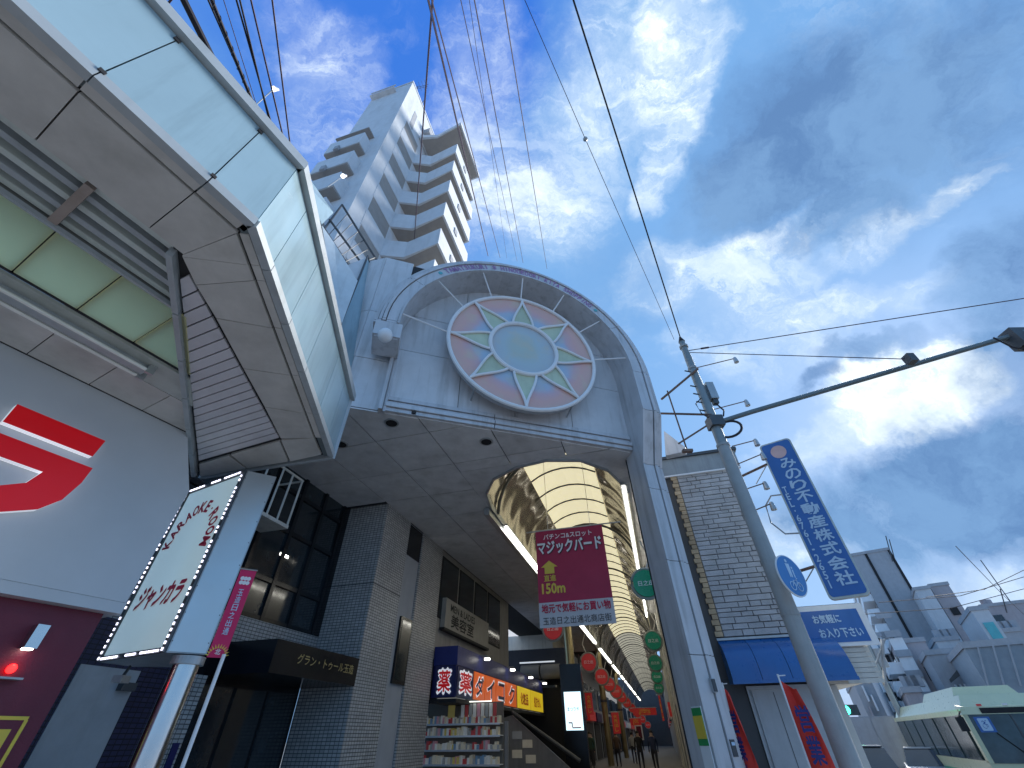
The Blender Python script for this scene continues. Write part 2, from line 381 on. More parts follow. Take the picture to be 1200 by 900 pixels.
# ================================================================== THE SETTING
def gz(x, y): return -max(0, math.hypot(x, y) - 8) * .022 if (x > 3 or y < 0) else -max(0, math.hypot(x, y) - 8) * .022 * max(0, min(1, (math.degrees(math.atan2(x, max(y, .01))) - 17) / 8))      # the street falls gently away
def sheet(name, label, fr, x0, x1, y0, y1, m, lift, nx=12, ny=40):
    mb = MB(); vs = []
    for j in range(ny + 1):
        for i in range(nx + 1):
            x = x0 + (x1 - x0) * i / nx; y = y0 + (y1 - y0) * (j / ny); w = f2w(fr, (x, y, 0)); vs.append(V3((x, y, gz(w.x, w.y) + lift)))
    mb.v = vs
    for j in range(ny):
        for i in range(nx):
            a = j * (nx + 1) + i; mb.f.append([a, a + 1, a + nx + 2, a + nx + 1]); mb.m.append(0)
    return single(name, label, None, fr, (0, 0, 0), mb, m, kind='structure')
ST = frame(33.5)
sheet('ground', 'grey ground under the town', WF, -600, 600, -300, 900, PAVE, -.16, 60, 60)
sheet('road', 'asphalt road running away to the right', ST, 2.2, 12.5, -20, 260, ASPH, -.12, 4, 90)
sheet('pavement', 'concrete pavement in front of the arcade', ST, -14, 2.1, -20, 60, PAVE, 0.0, 10, 40)
mb = MB()
for k in range(30):
    y = k * 8.0; a = f2w(ST, (7.3, y, 0)); z = gz(a.x, a.y) - .115; a2 = f2w(ST, (7.3, y + 4, 0)); z2 = gz(a2.x, a2.y) - .115
    mb.poly([(7.22, y, z), (7.38, y, z), (7.38, y + 4, z2), (7.22, y + 4, z2)])
single('lane_marking', 'dashed white centre line on the road', None, ST, (7.3, 0, 0), mb, LINE, kind='structure')

# ================================================================== ARCADE GATE (FF frame: x along front, y into the arcade)
CXA, CZA, RI = -2.855, 8.65, 2.93
gate = Thing('arcade_gate', 'white round-arched shopping arcade gate holding the sun emblem', 'arcade gate', FF, (0, 0, 0))
VF = -.80
stations = []     # (x, z, outward x, outward z, v)
stations.append((CXA - RI, 8.58, -1, 0, VF)); stations.append((CXA - RI, CZA, -1, 0, VF))
nA = 36
for k in range(1, nA): a = math.pi * (1 - k / nA); stations.append((CXA + RI * math.cos(a), CZA + RI * math.sin(a), math.cos(a), math.sin(a), VF))
stations.append((CXA + RI, CZA, 1, 0, VF)); stations.append((CXA + RI, 7.42, 1, 0, VF)); stations.append((CXA + RI, 6.22, 1, 0, -.31))
for z in (5.62, 4.1, 2.55, 0.02): stations.append((CXA + RI, z, 1, 0, -.31))
breaks = [0, 1, 7, 13, 19, 25, 31, 37, 38, 39, 40, 41, 42, 43]
strips = [(0.0, .05, 0), (.062, .285, .03), (.305, .375, 0), (.397, .46, .05), (.482, .56, .11)]
def lerp(a, b, t): return tuple(x + (y - x) * t for x, y in zip(a, b))
for bi in range(len(breaks) - 1):
    i0, i1 = breaks[bi], breaks[bi + 1]
    for si, (o0, o1, rec) in enumerate(strips):
        mb = MB(); sts = stations[i0:i1 + 1]
        if len(sts) < 2: continue
        g = .006
        def shrink(a, b):
            L = max(.01, math.dist(a[:2] + (a[4],), b[:2] + (b[4],))); return lerp(a, b, min(.3, g / L))
        sts = [shrink(sts[0], sts[1])] + list(sts[1:-1]) + [shrink(sts[-1], sts[-2])]
        n = len(sts); bk = .10 if si < 4 else .9
        for (x, z, dx, dz, v) in sts:
            for (o, y) in ((o0, v + rec), (o1, v + rec), (o1, max(v + rec + bk, v + .1) if si < 4 else .45), (o0, v + rec + bk if si < 4 else .45)):
                mb.v.append(V3((x + dx * o, y, z + dz * o)))
        for k in range(n - 1):
            for j in range(4):
                a = k * 4; mb.f.append([a + j, a + (j + 1) % 4, a + 4 + (j + 1) % 4, a + 4 + j]); mb.m.append(0)
        mb.f.append([0, 1, 2, 3]); mb.f.append([(n - 1) * 4 + j for j in range(4)][::-1]); mb.m += [0, 0]
        gate.part('cladding_strip', mb, FRAME)
    # reveal
    mb = MB(); sts = stations[i0:i1 + 1]
    if bi > 0:
        for k in range(len(sts) - 1):
            a, b = sts[k], sts[k + 1]; e = .004
            za, zb = a[1], b[1]
            mb.hexa([(a[0] - a[2] * e, a[4] + .055, za - a[3] * e), (a[0] - a[2] * e, .30, za - a[3] * e), (a[0] + a[2] * .03, .30, za + a[3] * .03), (a[0] + a[2] * .03, a[4] + .055, za + a[3] * .03)],
                    [(b[0] - b[2] * e, b[4] + .055, zb - b[3] * e), (b[0] - b[2] * e, .30, zb - b[3] * e), (b[0] + b[2] * .03, .30, zb + b[3] * .03), (b[0] + b[2] * .03, b[4] + .055, zb + b[3] * .03)])
        gate.part('reveal_panel', mb, FRAME, smooth=bi in range(2, 7))
mb = MB()                                                     # dark core behind the joints
for k in range(1, len(stations) - 1):
    a, b = stations[k], stations[k + 1]
    mb.hexa([(a[0] + a[2] * .031, a[4] + .052, a[1] + a[3] * .031), (a[0] + a[2] * .46, a[4] + .052, a[1] + a[3] * .46), (a[0] + a[2] * .46, .40, a[1] + a[3] * .46), (a[0] + a[2] * .031, .40, a[1] + a[3] * .031)],
            [(b[0] + b[2] * .031, b[4] + .052, b[1] + b[3] * .031), (b[0] + b[2] * .46, b[4] + .052, b[1] + b[3] * .46), (b[0] + b[2] * .46, .40, b[1] + b[3] * .46), (b[0] + b[2] * .031, .40, b[1] + b[3] * .031)])
gate.part('arch_core', mb, DARKJ)
# tympanum panels
xs = [CXA - RI + .0, -4.20, -2.86, -1.42, CXA + RI]; zs = [7.10, 8.55, 9.80, 11.7]
for i in range(4):
    for j in range(3):
        g = .007; x0, x1, z0, z1 = xs[i] + g, xs[i + 1] - g, zs[j] + g, zs[j + 1] - g
        top = []; n = 12
        for k in range(n + 1):
            x = x0 + (x1 - x0) * k / n; lim = CZA + math.sqrt(max(0, (RI + .02) ** 2 - (x - CXA) ** 2)); top.append((x, min(z1, lim)))
        top = [(x, z) for x, z in top if z > z0 + .005]
        if len(top) < 2: continue
        pts = [(top[0][0], 0, z0)] + [(x, 0, z) for x, z in top] + [(top[-1][0], 0, z0)]
        mb = MB(); mb.prism(pts, (0, .05, 0)); gate.part('tympanum_panel', mb, PANEL)
mb = MB(); pts = [(CXA - RI, .06, 6.7)] + [(CXA + RI * math.cos(math.pi * (1 - k / 24)), .06, CZA + RI * math.sin(math.pi * k / 24)) for k in range(25)] + [(CXA + RI, .06, 6.7)]
mb.prism(pts, (0, .3, 0)); gate.part('tympanum_backing', mb, DARKJ)
for (x0, x1) in ((-5.74, -3.36), (-3.35, .06)):
    for z0, z1, y0 in ((7.0, 7.09, -.05), (6.90, 6.985, -.02), (6.80, 6.885, -.10), (6.70, 6.785, -.06)):
        mb = MB(); mb.box(x0 + .004, x1 - .004, y0, .055, z0, z1); gate.part('cornice_bar', mb, FRAME)
mb = MB(); mb.box(-6.28, -5.70, -.78, -.1, 8.14, 8.57); mb.box(-6.24, -5.74, -.74, -.15, 8.10, 8.14); gate.part('end_block', mb, FRAME)
for x0, x1, y0 in ((-5.845, -5.765, -.16), (-5.755, -5.70, -.08)):
    mb = MB(); mb.box(x0, x1, y0, .05, 6.66, 8.6); gate.part('corner_trim', mb, FRAME)
mb = MB(); mb.ball((-6.0, -.86, 8.05), .155, 18, 12, (1, 1, 1.08)); mb2 = MB(); mb2.tube([(-6.0, -.70, 8.3), (-6.0, -.84, 8.18)], .05, 8)
lamp = Thing('globe_lamp', 'white frosted globe lamp under the left foot of the arch', 'lamp', FF, (-6.0, -.86, 7.9))
lamp.part('globe', mb, WHITE, smooth=True); lamp.part('socket', mb2, BLKM)
# left wing of the gate: two facets of pale panels in rows
for j, (z0, z1) in enumerate(((6.72, 8.1), (8.1, 9.7), (9.7, 12.05))):
    g = .008
    mb = MB(); mb.box(-6.62 + .0, -5.86, .02, .06, z0 + g, z1 - g); gate.part('wing_panel', mb, PANEL)
    mb = MB(); mb.hexa([(-6.64, .02, z0 + g), (-6.60, .06, z0 + g), (-8.2, 1.0, z0 + g), (-8.24, .96, z0 + g)], [(-6.64, .02, z1 - g), (-6.60, .06, z1 - g), (-8.2, 1.0, z1 - g), (-8.24, .96, z1 - g)]); gate.part('wing_panel', mb, PANEL)
mb = MB(); mb.hexa([(-6.60, .07, 6.7), (-5.0, .07, 6.7), (-5.0, 1.2, 6.7), (-8.1, 1.2, 6.7)], [(-6.60, .07, 12.0), (-5.0, .07, 12.0), (-5.0, 1.2, 12.0), (-8.1, 1.2, 12.0)]); gate.part('wing_core', mb, DARKJ)
mb = MB(); mb.hexa([(-.75, .5, 10.6), (.35, .5, 10.0), (.35, 1.5, 10.0), (-.75, 1.5, 10.6)], [(-.75, .5, 11.5), (.35, .5, 11.25), (.35, 1.5, 11.25), (-.75, 1.5, 11.5)]); gate.part('roof_upstand', mb, PANEL)
# lettering round the arch
msg = 'TAMATSUKURI ✽ HINODEDORI KITA SHOPPING'; a0, a1 = 133, 47
mb = MB(); mb_out = MB()
for i, ch in enumerate(msg):
    if ch == ' ': continue
    a = R(a0 + (a1 - a0) * (i + .5) / len(msg)); rr = RI + .175; c = (CXA + rr * math.cos(a), VF + .024, CZA + rr * math.sin(a))
    ux = (math.sin(a), 0, -math.cos(a)); uz = (math.cos(a), 0, math.sin(a))
    text_mesh(ch, c, ux, uz, .105, .20, .035, .004, 0, mb)
gate.part('lettering', mb, PURP)
mb = MB()
for an in (136, 44):
    a = R(an); c = (CXA + 3.10 * math.cos(a), VF + .018, CZA + 3.10 * math.sin(a)); mb.tube([c, (c[0], c[1] + .02, c[2])], .06, 6)
gate.part('end_dot', mb, CYANP)

# sun emblem
SX, SZc, SR, SV = -2.73, 9.0, 1.92, -.42
sunb = Thing('sun_emblem', 'round sun emblem with eight green flame rays in pink and blue glass', 'emblem', FF, (SX, SV, SZc - SR))
def ring(mb, r, rad, v, n=64, m=8):
    i = len(mb.v)
    for k in range(n):
        a = 2 * math.pi * k / n
        for j in range(m):
            b = 2 * math.pi * j / m; q = r + rad * math.cos(b); mb.v.append(V3((SX + q * math.cos(a), v + rad * math.sin(b), SZc + q * math.sin(a))))
    for k in range(n):
        for j in range(m):
            mb.f.append([i + k * m + j, i + k * m + (j + 1) % m, i + ((k + 1) % n) * m + (j + 1) % m, i + ((k + 1) % n) * m + j]); mb.m.append(0)
    return mb
sunb.part('rim', ring(MB(), SR, .05, SV - .02), WHITE, smooth=True)
hub = sunb.part('hub_ring', ring(MB(), .88, .055, SV - .03), WHITE, smooth=True)
def pol(r, a, v): return V3((SX + r * math.cos(a), v, SZc + r * math.sin(a)))
# centre disc and background sectors (each painted glass piece between two rays)
def sunpaint(name, rings):
    """printed colour bands by radius about the emblem's centre, faded patchily"""
    m = bpy.data.materials.new(name); m.use_nodes = True; t = m.node_tree; n = t.nodes; l = t.links; b = n['Principled BSDF']; b.inputs['Roughness'].default_value = .4
    g = n.new('ShaderNodeNewGeometry'); c = f2w(FF, (SX, SV, SZc))
    ds = n.new('ShaderNodeVectorMath'); ds.operation = 'DISTANCE'; l.new(g.outputs['Position'], ds.inputs[0]); ds.inputs[1].default_value = c
    nz = n.new('ShaderNodeTexNoise'); nz.inputs['Scale'].default_value = 1.7; nz.inputs['Detail'].default_value = 5; l.new(g.outputs['Position'], nz.inputs[0])
    ad = n.new('ShaderNodeMath'); ad.operation = 'MULTIPLY_ADD'; l.new(nz.outputs['Fac'], ad.inputs[0]); ad.inputs[1].default_value = .35; l.new(ds.outputs['Value'], ad.inputs[2])
    mr_ = n.new('ShaderNodeMapRange'); l.new(ad.outputs[0], mr_.inputs[0]); mr_.inputs[1].default_value = .175; mr_.inputs[2].default_value = 2.175
    r = n.new('ShaderNodeValToRGB'); l.new(mr_.outputs[0], r.inputs[0]); e = r.color_ramp.elements
    e[0].position, e[0].color = rings[0][0] / 2, (*rings[0][1], 1); e[1].position, e[1].color = rings[-1][0] / 2, (*rings[-1][1], 1)
    for p, cc in rings[1:-1]: x = e.new(p / 2); x.color = (*cc, 1)
    n2 = n.new('ShaderNodeTexNoise'); n2.inputs['Scale'].default_value = 2.6; n2.inputs['Detail'].default_value = 6; l.new(g.outputs['Position'], n2.inputs[0])
    mx = n.new('ShaderNodeMix'); mx.data_type = 'RGBA'; rp = n.new('ShaderNodeMapRange'); l.new(n2.outputs['Fac'], rp.inputs[0]); rp.inputs[1].default_value = .5; rp.inputs[2].default_value = .72; rp.inputs[4].default_value = .5
    l.new(rp.outputs[0], mx.inputs[0]); l.new(r.outputs[0], mx.inputs[6]); mx.inputs[7].default_value = (.62, .55, .40, 1); l.new(mx.outputs[2], b.inputs['Base Color'])
    return m
BAND = sunpaint('sun_band_paint', [(0, (.34, .50, .60)), (1.12, (.40, .53, .66)), (1.28, (.44, .50, .62)), (1.42, (.62, .42, .46)), (1.60, (.70, .42, .38)), (1.9, (.66, .44, .38))])
DISC = sunpaint('sun_disc_paint', [(0, (.46, .55, .50)), (.3, (.46, .54, .50)), (.5, (.44, .55, .58)), (.75, (.45, .53, .58)), (.95, (.52, .47, .47))])
mb = MB(); mb.prism([pol(.87, 2 * math.pi * k / 40, SV) for k in range(40)], (0, .04, 0)); sunb.part('centre_disc', mb, DISC)
for q in range(8):
    t0 = R(90 + 45 * q)
    def edge(sgn, n=12):
        P = []
        for k in range(n + 1):
            s = k / n; r = .93 + (SR - .04 - .93) * s
            ss = s * s * (3 - 2 * s); half = .285 * (1 - (.25 * s + .75 * ss)) / r
            P.append((r, t0 + sgn * half))
        return P
    L_, R_ = edge(1), edge(-1)
    ray = sunb.part('ray_pane', MB().prism([pol(r, a, SV - .005) for r, a in L_] + [pol(r, a, SV - .005) for r, a in R_[::-1][1:]], (0, .03, 0)), GRNP)
    for P in (L_, R_): sunb.part('ray_tube', MB().tube([pol(r, a, SV - .035) for r, a in P], .034, 8), WHITE, parent=ray, smooth=True)
    mb = MB(); n = 10
    t1 = R(90 + 45 * q); t2 = R(90 + 45 * (q + 1))
    outer = [pol(SR, t1 + (t2 - t1) * k / n, SV + .012) for k in range(n + 1)]; inner = [pol(.88, t1 + (t2 - t1) * k / n, SV + .012) for k in range(n + 1)]
    for k in range(n): mb.hexa([outer[k], outer[k + 1], inner[k + 1], inner[k]], [p + V3((0, .03, 0)) for p in (outer[k], outer[k + 1], inner[k + 1], inner[k])])
    sunb.part('painted_pane', mb, BAND)
mb = MB(); n = 60
for k in range(n):
    a, b = 2 * math.pi * k / n, 2 * math.pi * (k + 1) / n
    mb.hexa([pol(SR + .01, a, SV), pol(SR + .01, b, SV), pol(SR - .03, b, SV), pol(SR - .03, a, SV)], [pol(SR + .01, a, SV + .14), pol(SR + .01, b, SV + .14), pol(SR - .03, b, SV + .14), pol(SR - .03, a, SV + .14)])
sunb.part('case', mb, BGRY)
for an in (180, 147, 117, 91, 62, 33, 3):
    a = R(an); p0 = pol(SR, a, SV - .02); d = V3((math.cos(a), 0, math.sin(a))); t = 0
    p1 = p0.copy()
    while (math.hypot(p1.x - CXA, p1.z - CZA) < RI - .01) and t < 2: t += .02; p1 = p0 + d * t
    sunb.part('strut', MB().tube([p0, (p1.x, VF + .09, p1.z)], .02, 6), WHITE)
for an in (232, 308):
    a = R(an); p0 = pol(SR, a, SV + .02); sunb.part('strut', MB().tube([p0, (p0.x, .0, p0.z - .10)], .02, 6), STEEL)

# ================================================================== ENTRANCE SOFFIT AND VAULT
SZ = 6.68
arc = Thing('arcade_roof', 'long covered arcade roof with grey flat soffit and yellow vaulted skylight', 'arcade roof', AF, (-1.8, 9.0, 0))
fl = w2f(AF, f2w(FF, (-5.78, .0, 0))); fr_ = w2f(AF, f2w(FF, (CXA + RI + .1, .05, 0))); wl = w2f(AF, f2w(FF, (-6.62, .02, 0))); wl2 = w2f(AF, f2w(FF, (-8.24, 1.2, 0)))
cut = [(-3.78, 13.0), (-3.76, 11.0), (-3.60, 10.1), (-3.15, 9.35), (-2.4, 8.92), (-1.6, 8.80), (-.8, 9.05), (-.2, 9.75), (.08, 10.6), (.20, 11.2)]
# soffit panels: grid aligned to the arcade; clip each cell against the outline by sampling with bmesh boolean-free half planes
def clip(poly, a, b):     # keep left of a->b
    out = []; n = len(poly)
    def sd_(p): return (b[0] - a[0]) * (p[1] - a[1]) - (b[1] - a[1]) * (p[0] - a[0])
    for i in range(n):
        p, q = poly[i], poly[(i + 1) % n]; sp, sq = sd_(p), sd_(q)
        if sp >= 0: out.append(p)
        if (sp >= 0) != (sq >= 0): t = sp / (sp - sq); out.append((p[0] + (q[0] - p[0]) * t, p[1] + (q[1] - p[1]) * t))
    return out
rows = [5.0, 6.9, 8.35, 9.8, 11.25, 12.7, 15.6, 18.5, 21.4, 24.3, 27.2, 30.1, 33, 36, 39]
colsx = [-6.52, -5.16, -3.84]
def soffpanel(poly):
    if len(poly) < 3: return
    A_ = abs(sum(poly[i][0] * poly[(i + 1) % len(poly)][1] - poly[(i + 1) % len(poly)][0] * poly[i][1] for i in range(len(poly)))) / 2
    if A_ < .02: return
    cx = sum(p[0] for p in poly) / len(poly); cy = sum(p[1] for p in poly) / len(poly)
    pp = [(p[0] + (cx - p[0]) * .013 / max(.2, abs(cx - p[0])) if abs(cx - p[0]) > .01 else p[0], p[1] + (cy - p[1]) * .013 / max(.2, abs(cy - p[1])) if abs(cy - p[1]) > .01 else p[1]) for p in poly]
    mb = MB(); mb.prism([(x, y, SZ) for x, y in pp], (0, 0, .03)); arc.part('soffit_panel', mb, SOFFA)
for j in range(len(rows) - 1):
    for (x0, x1) in ((-8.3, -6.52), (-6.52, -5.16), (-5.16, -3.84), (-3.84, -2.5), (-2.5, -1.1), (-1.1, .25), (.25, .55)):
        y0, y1 = rows[j], rows[j + 1]
        if x1 > -3.8 and y0 >= 9.7: 
            continue
        if x0 < -7 and y0 >= 9.8: continue
        p = [(x0, y0), (x1, y0), (x1, y1), (x0, y1)]
        p = clip(p, (fl.x, fl.y), (fr_.x, fr_.y)) if x0 > -5 else clip(p, (wl.x, wl.y), (fr_.x, fr_.y))
        if x1 > -3.8 and y1 > 8.8:                   # trim to the front of the opening
            p = clip(p, (10, 8.80), (-10, 8.80))
        soffpanel(p)
# soffit corners round the opening (between front line y=8.8 and curve)
mb = MB(); c2 = cut
left = [p for p in c2 if p[0] <= -1.6]; right = [p for p in c2 if p[0] >= -1.6]
def fan(pivot, pts): 
    for k in range(len(pts) - 1): mb.prism([(*pivot, SZ), (*pts[k], SZ), (*pts[k + 1], SZ)], (0, 0, .03))
fan((-3.845, 8.8), left); fan((.15, 9.3), [(.20, 11.2), (.62, 11.2), (.62, 9.4), (.39, 9.10), (.02, 8.84), (-1.6, 8.8), (-.8, 9.05), (-.2, 9.75), (.08, 10.6), (.20, 11.2)][::-1]); mb.prism([(.20, 11.21, SZ), (.62, 11.21, SZ), (.62, 40, SZ), (.20, 40, SZ)], (0, 0, .03))
mb.prism([(-3.845, 8.8, SZ), (-3.845, 40, SZ), (-3.78, 40, SZ), (-3.78, 13.0, SZ)], (0, 0, .03))
arc.part('soffit_panel', mb, SOFFA)
mb = MB(); mb.hexa([(-8.4, 6.2, SZ + .032), (-3.85, 6.2, SZ + .032), (-3.85, 60, SZ + .032), (-8.4, 60, SZ + .032)], [(-8.4, 6.2, SZ + .1), (-3.85, 6.2, SZ + .1), (-3.85, 60, SZ + .1), (-8.4, 60, SZ + .1)])
mb.hexa([(-3.85, 6.6, SZ + .032), (-2.0, 7.8, SZ + .032), (-.6, 8.70, SZ + .032), (-3.85, 8.75, SZ + .032)], [(-3.85, 6.6, SZ + .1), (-2.0, 7.8, SZ + .1), (-.6, 8.70, SZ + .1), (-3.85, 8.75, SZ + .1)])
arc.part('soffit_backing', mb, DARKJ)
# light downlights in the soffit
for px, py in ((459, 495), (570, 517), (400, 520)):
    p = at_z(px, py, SZ, AF); dl = Thing('downlight', {459: 'dark recessed downlight in the soffit near the left end of the arch', 570: 'dark recessed downlight in the soffit below the middle of the sun emblem', 400: 'dark recessed downlight in the soffit beside the awning edge'}[px], 'downlight', AF, (p.x, p.y, SZ - .02), group='unlit downlights in the entrance soffit')
    dl.part('rim', MB().tube([(p.x, p.y, SZ - .025), (p.x, p.y, SZ + .0)], .155, 20), STEEL); dl.part('lens', MB().tube([(p.x, p.y, SZ - .03), (p.x, p.y, SZ - .018)], .12, 20), BLKM)
# vault: half width 2, sides mirror steel, crown strip yellow sheet
VR, VC, VZ = 1.99, -1.79, SZ + .03
def vpt(th, a, drop=0, rad=VR):
    x = VC - rad * math.cos(th)
    if a < 9: a = 5.95 + (x + 4.41) * .6458 + .45          # the near end follows the slanted gate
    return (x, a, VZ + rad * math.sin(th) - drop)
TH0, TH1 = R(55), R(123)
a_edges = [8.9] + [11.6 + 1.3 * k for k in range(0, 60)]
bays = [(9.0 + 1.3 * k) for k in range(75)]
mbL = MB(); mbR = MB()
segs = [8.6, 11.6, 18.1, 24.6, 31.1, 37.6, 44.1, 50.6, 57.1, 70, 90, 106]
for i in range(len(segs) - 1):
    y0, y1 = segs[i], segs[i + 1]; mb = MB(); n = 8
    for th_a, th_b in ((R(0), TH0), (TH1, R(180))):
        for k in range(n):
            t0_, t1_ = th_a + (th_b - th_a) * k / n, th_a + (th_b - th_a) * (k + 1) / n
            mb.poly([vpt(t0_, y0), vpt(t1_, y0), vpt(t1_, y1), vpt(t0_, y1)])
    o = arc.part('mirror_ceiling', mb, BROWNM, smooth=True)
    mb = MB()
    for th in (R(0), R(180)):                       # cove below the vault
        x = VC - VR * math.cos(th); s = -1 if th < 1 else 1
    ydk = y0
    mb.tube([vpt(R(a), max(y0 + .02, 9.6), 0, VR - .06) for a in range(0, 181, 12)], .05, 6)
    if i: arc.part('arch_rib', mb, DSTEEL)
for k, y0 in enumerate(bays):
    y1 = y0 + 1.3
    if y0 > 106: break
    mb = MB(); n = 6; dz = -.02
    for j in range(n):
        t0_, t1_ = TH0 + (TH1 - TH0) * j / n, TH0 + (TH1 - TH0) * (j + 1) / n
        mb.hexa([vpt(t0_, y0 + .03, .04), vpt(t1_, y0 + .03, .04), vpt(t1_, y0 + .03, .0), vpt(t0_, y0 + .03, .0)], [vpt(t0_, y1 - .03, .04), vpt(t1_, y1 - .03, .04), vpt(t1_, y1 - .03, 0), vpt(t0_, y1 - .03, 0)])
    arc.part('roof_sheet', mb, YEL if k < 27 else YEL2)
    arc.part('roof_rib', MB().tube([vpt(TH0 + (TH1 - TH0) * j / 8, y0, .06) for j in range(9)], .032 if (k - 2) % 5 else .06, 5), DSTEEL)
mb = MB(); mb.prism([vpt(R(a), 8.62) for a in range(0, 181, 10)], (0, -.05, 0)); arc.part('vault_end', mb, BROWNM)
mb = MB()
for k in range(len(cut) - 1): mb.hexa([(*cut[k], SZ - .05), (*cut[k + 1], SZ - .05), (*cut[k + 1], SZ + .12), (*cut[k], SZ + .12)], [(cut[k][0] * .985 - .03, cut[k][1] + .06, SZ - .05), (cut[k + 1][0] * .985 - .03, cut[k + 1][1] + .06, SZ - .05), (cut[k + 1][0] * .985 - .03, cut[k + 1][1] + .06, SZ + .12), (cut[k][0] * .985 - .03, cut[k][1] + .06, SZ + .12)])
arc.part('opening_lip', mb, STEEL)
# outer weather roof of the vault (keeps daylight out)
mb = MB()
for k in range(12):
    t0_, t1_ = R(180) * k / 12, R(180) * (k + 1) / 12
    mb.poly([vpt(t0_, 8.5, 0, VR + .2), vpt(t1_, 8.5, 0, VR + .2), vpt(t1_, 107, 0, VR + .2), vpt(t0_, 107, 0, VR + .2)])
arc.part('outer_roof', mb, BGRY, smooth=True)
# tube lights along both coves
def tubes(x, z, spans, side):
    ORD = ['nearest', 'second', 'third', 'fourth', 'fifth', 'sixth', 'seventh', 'eighth', 'farthest']
    for i, (a, b) in enumerate(spans):
        t = Thing('tube_light', f'{ORD[i] if i < len(spans) - 1 else "farthest"} lit white tube from the gate along the {side} edge of the vault', 'tube light', AF, (x, a, z), group=f'lit tubes receding along the {side} of the arcade')
        t.part('tube', MB().box(x - .032, x + .032, a, b, z + .0, z + .06), TUBE)
        t.part('housing', MB().box(x - .08, x + .08, a - .08, b + .08, z + .065, z + .11), STEEL)
tubes(-3.68, 6.50, [(12.3, 17.3), (24.5, 34.5), (37, 45), (47, 54), (56, 60), (62, 64), (66, 74), (76, 84), (88, 98)], 'left')
tubes(.10, 6.50, [(10.6, 18.2), (21.4, 26.8), (33, 35.2), (44, 46)], 'right')
mb = MB(); mb.box(-3.95, -3.79, 11.0, 100, 6.45, 6.66); arc.part('cable_duct', mb, STEEL)

# arcade walls beyond: shops on both sides
def shop(name, label, x0, x1, y0, y1, z1, m, extras=None):
    t = Thing(name, label, 'shop building', AF, ((x0 + x1) / 2, y0, 0)); t.part('wall', MB().box(x0, x1, y0, y1, 0, z1), m); return t
rs = shop('arcade_shop', 'narrow dim shop front behind the right pillar of the gate', .62, 3.0, 11.6, 38, SZ + .02, CREAM)
for k in range(5):
    y = 13 + k * 5; rs.part('shutter', MB().box(.585, .617, y, y + 3.2, .2, 2.6), DSTEEL); rs.part('window', MB().box(.59, .617, y, y + 2.2, 3.6, 5.2), GLASS)
    rs.part('downpipe', MB().tube([(.57, y + 3.9, 0), (.57, y + 3.9, SZ)], .045, 8), CREAM)
rs2 = shop('arcade_shop', 'row of dark shop fronts deep on the right side of the arcade', .60, 3.0, 38.4, 110, SZ + .02, BGRY)
for k in range(10): rs2.part('signboard', MB().box(.40, .595, 40 + k * 6.5, 43 + k * 6.5, 2.6, 3.4), (REDD, WHTL, NAVYS)[k % 3])
for i, (y0, y1, m, lab) in enumerate(((31, 40, CREAM, 'cream plastered shop wall left of the arcade beside the red pennant'), (40.3, 55, BGRY, 'grey shop wall further into the arcade on the left'), (55.4, 80, CREAM, 'pale shop row deep in the arcade on the left'), (80.5, 112, BGRY, 'farthest grey shop row on the left of the arcade'))):
    s_ = shop('arcade_shop', lab, -9.5, -6.1 + .25 * (i % 2), y0, y1, SZ + .02, m)
    for k in range(3):
        yy = y0 + .6 + k * (y1 - y0) / 3.2
        s_.part('window', MB().box(-6.1, -5.80, yy, yy + (y1 - y0) / 5, 3.4, 4.9), GLASS)
        s_.part('shop_opening', MB().box(-6.1, -5.79, yy, yy + (y1 - y0) / 4, .1, 2.4), BLKM)
        s_.part('signboard', MB().box(-6.1, -5.5, yy, yy + (y1 - y0) / 4, 2.5, 3.1), (WHTL, REDD, NAVYS)[(i + k) % 3])
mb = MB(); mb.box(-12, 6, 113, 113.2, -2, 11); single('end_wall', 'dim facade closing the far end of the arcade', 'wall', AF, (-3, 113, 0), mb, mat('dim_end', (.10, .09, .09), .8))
mb = MB(); mb.box(-6.5, .6, 12, 113, .004, .03); single('arcade_floor', 'tiled floor of the covered arcade, coloured dark as in shade', None, AF, (-3, 12, 0), mb, mat('floor_tile', (.16, .15, .14), .6, bump=.2), kind='structure')  # dark floor colour stands in for the lack of light inside
mb = MB(); mb.box(3.0, 3.2, 11.6, 113, 0, 8.0); mb.box(-9.8, -9.6, 31, 113, 0, 8.0); single('arcade_back_walls', 'blind rear walls of the arcade shops', 'wall', AF, (0, 12, 0), mb, BGRY)
# brass coloured columns on the left
for k, yy in enumerate((24.6, 38, 52)):
    t = Thing('arcade_column', ['round brass coloured column behind the lower left of the maroon banner', 'second brass coloured column further along the arcade', 'third and smallest brass coloured column along the arcade'][k], 'column', AF, (-4.0, yy, 0))
    t.part('shaft', MB().tube([(-4.0, yy, 0), (-4.0, yy, SZ)], .21, 16), GOLD, smooth=True); t.part('collar', MB().tube([(-4.0, yy, 3.4), (-4.0, yy, 3.55)], .25, 16), DSTEEL)

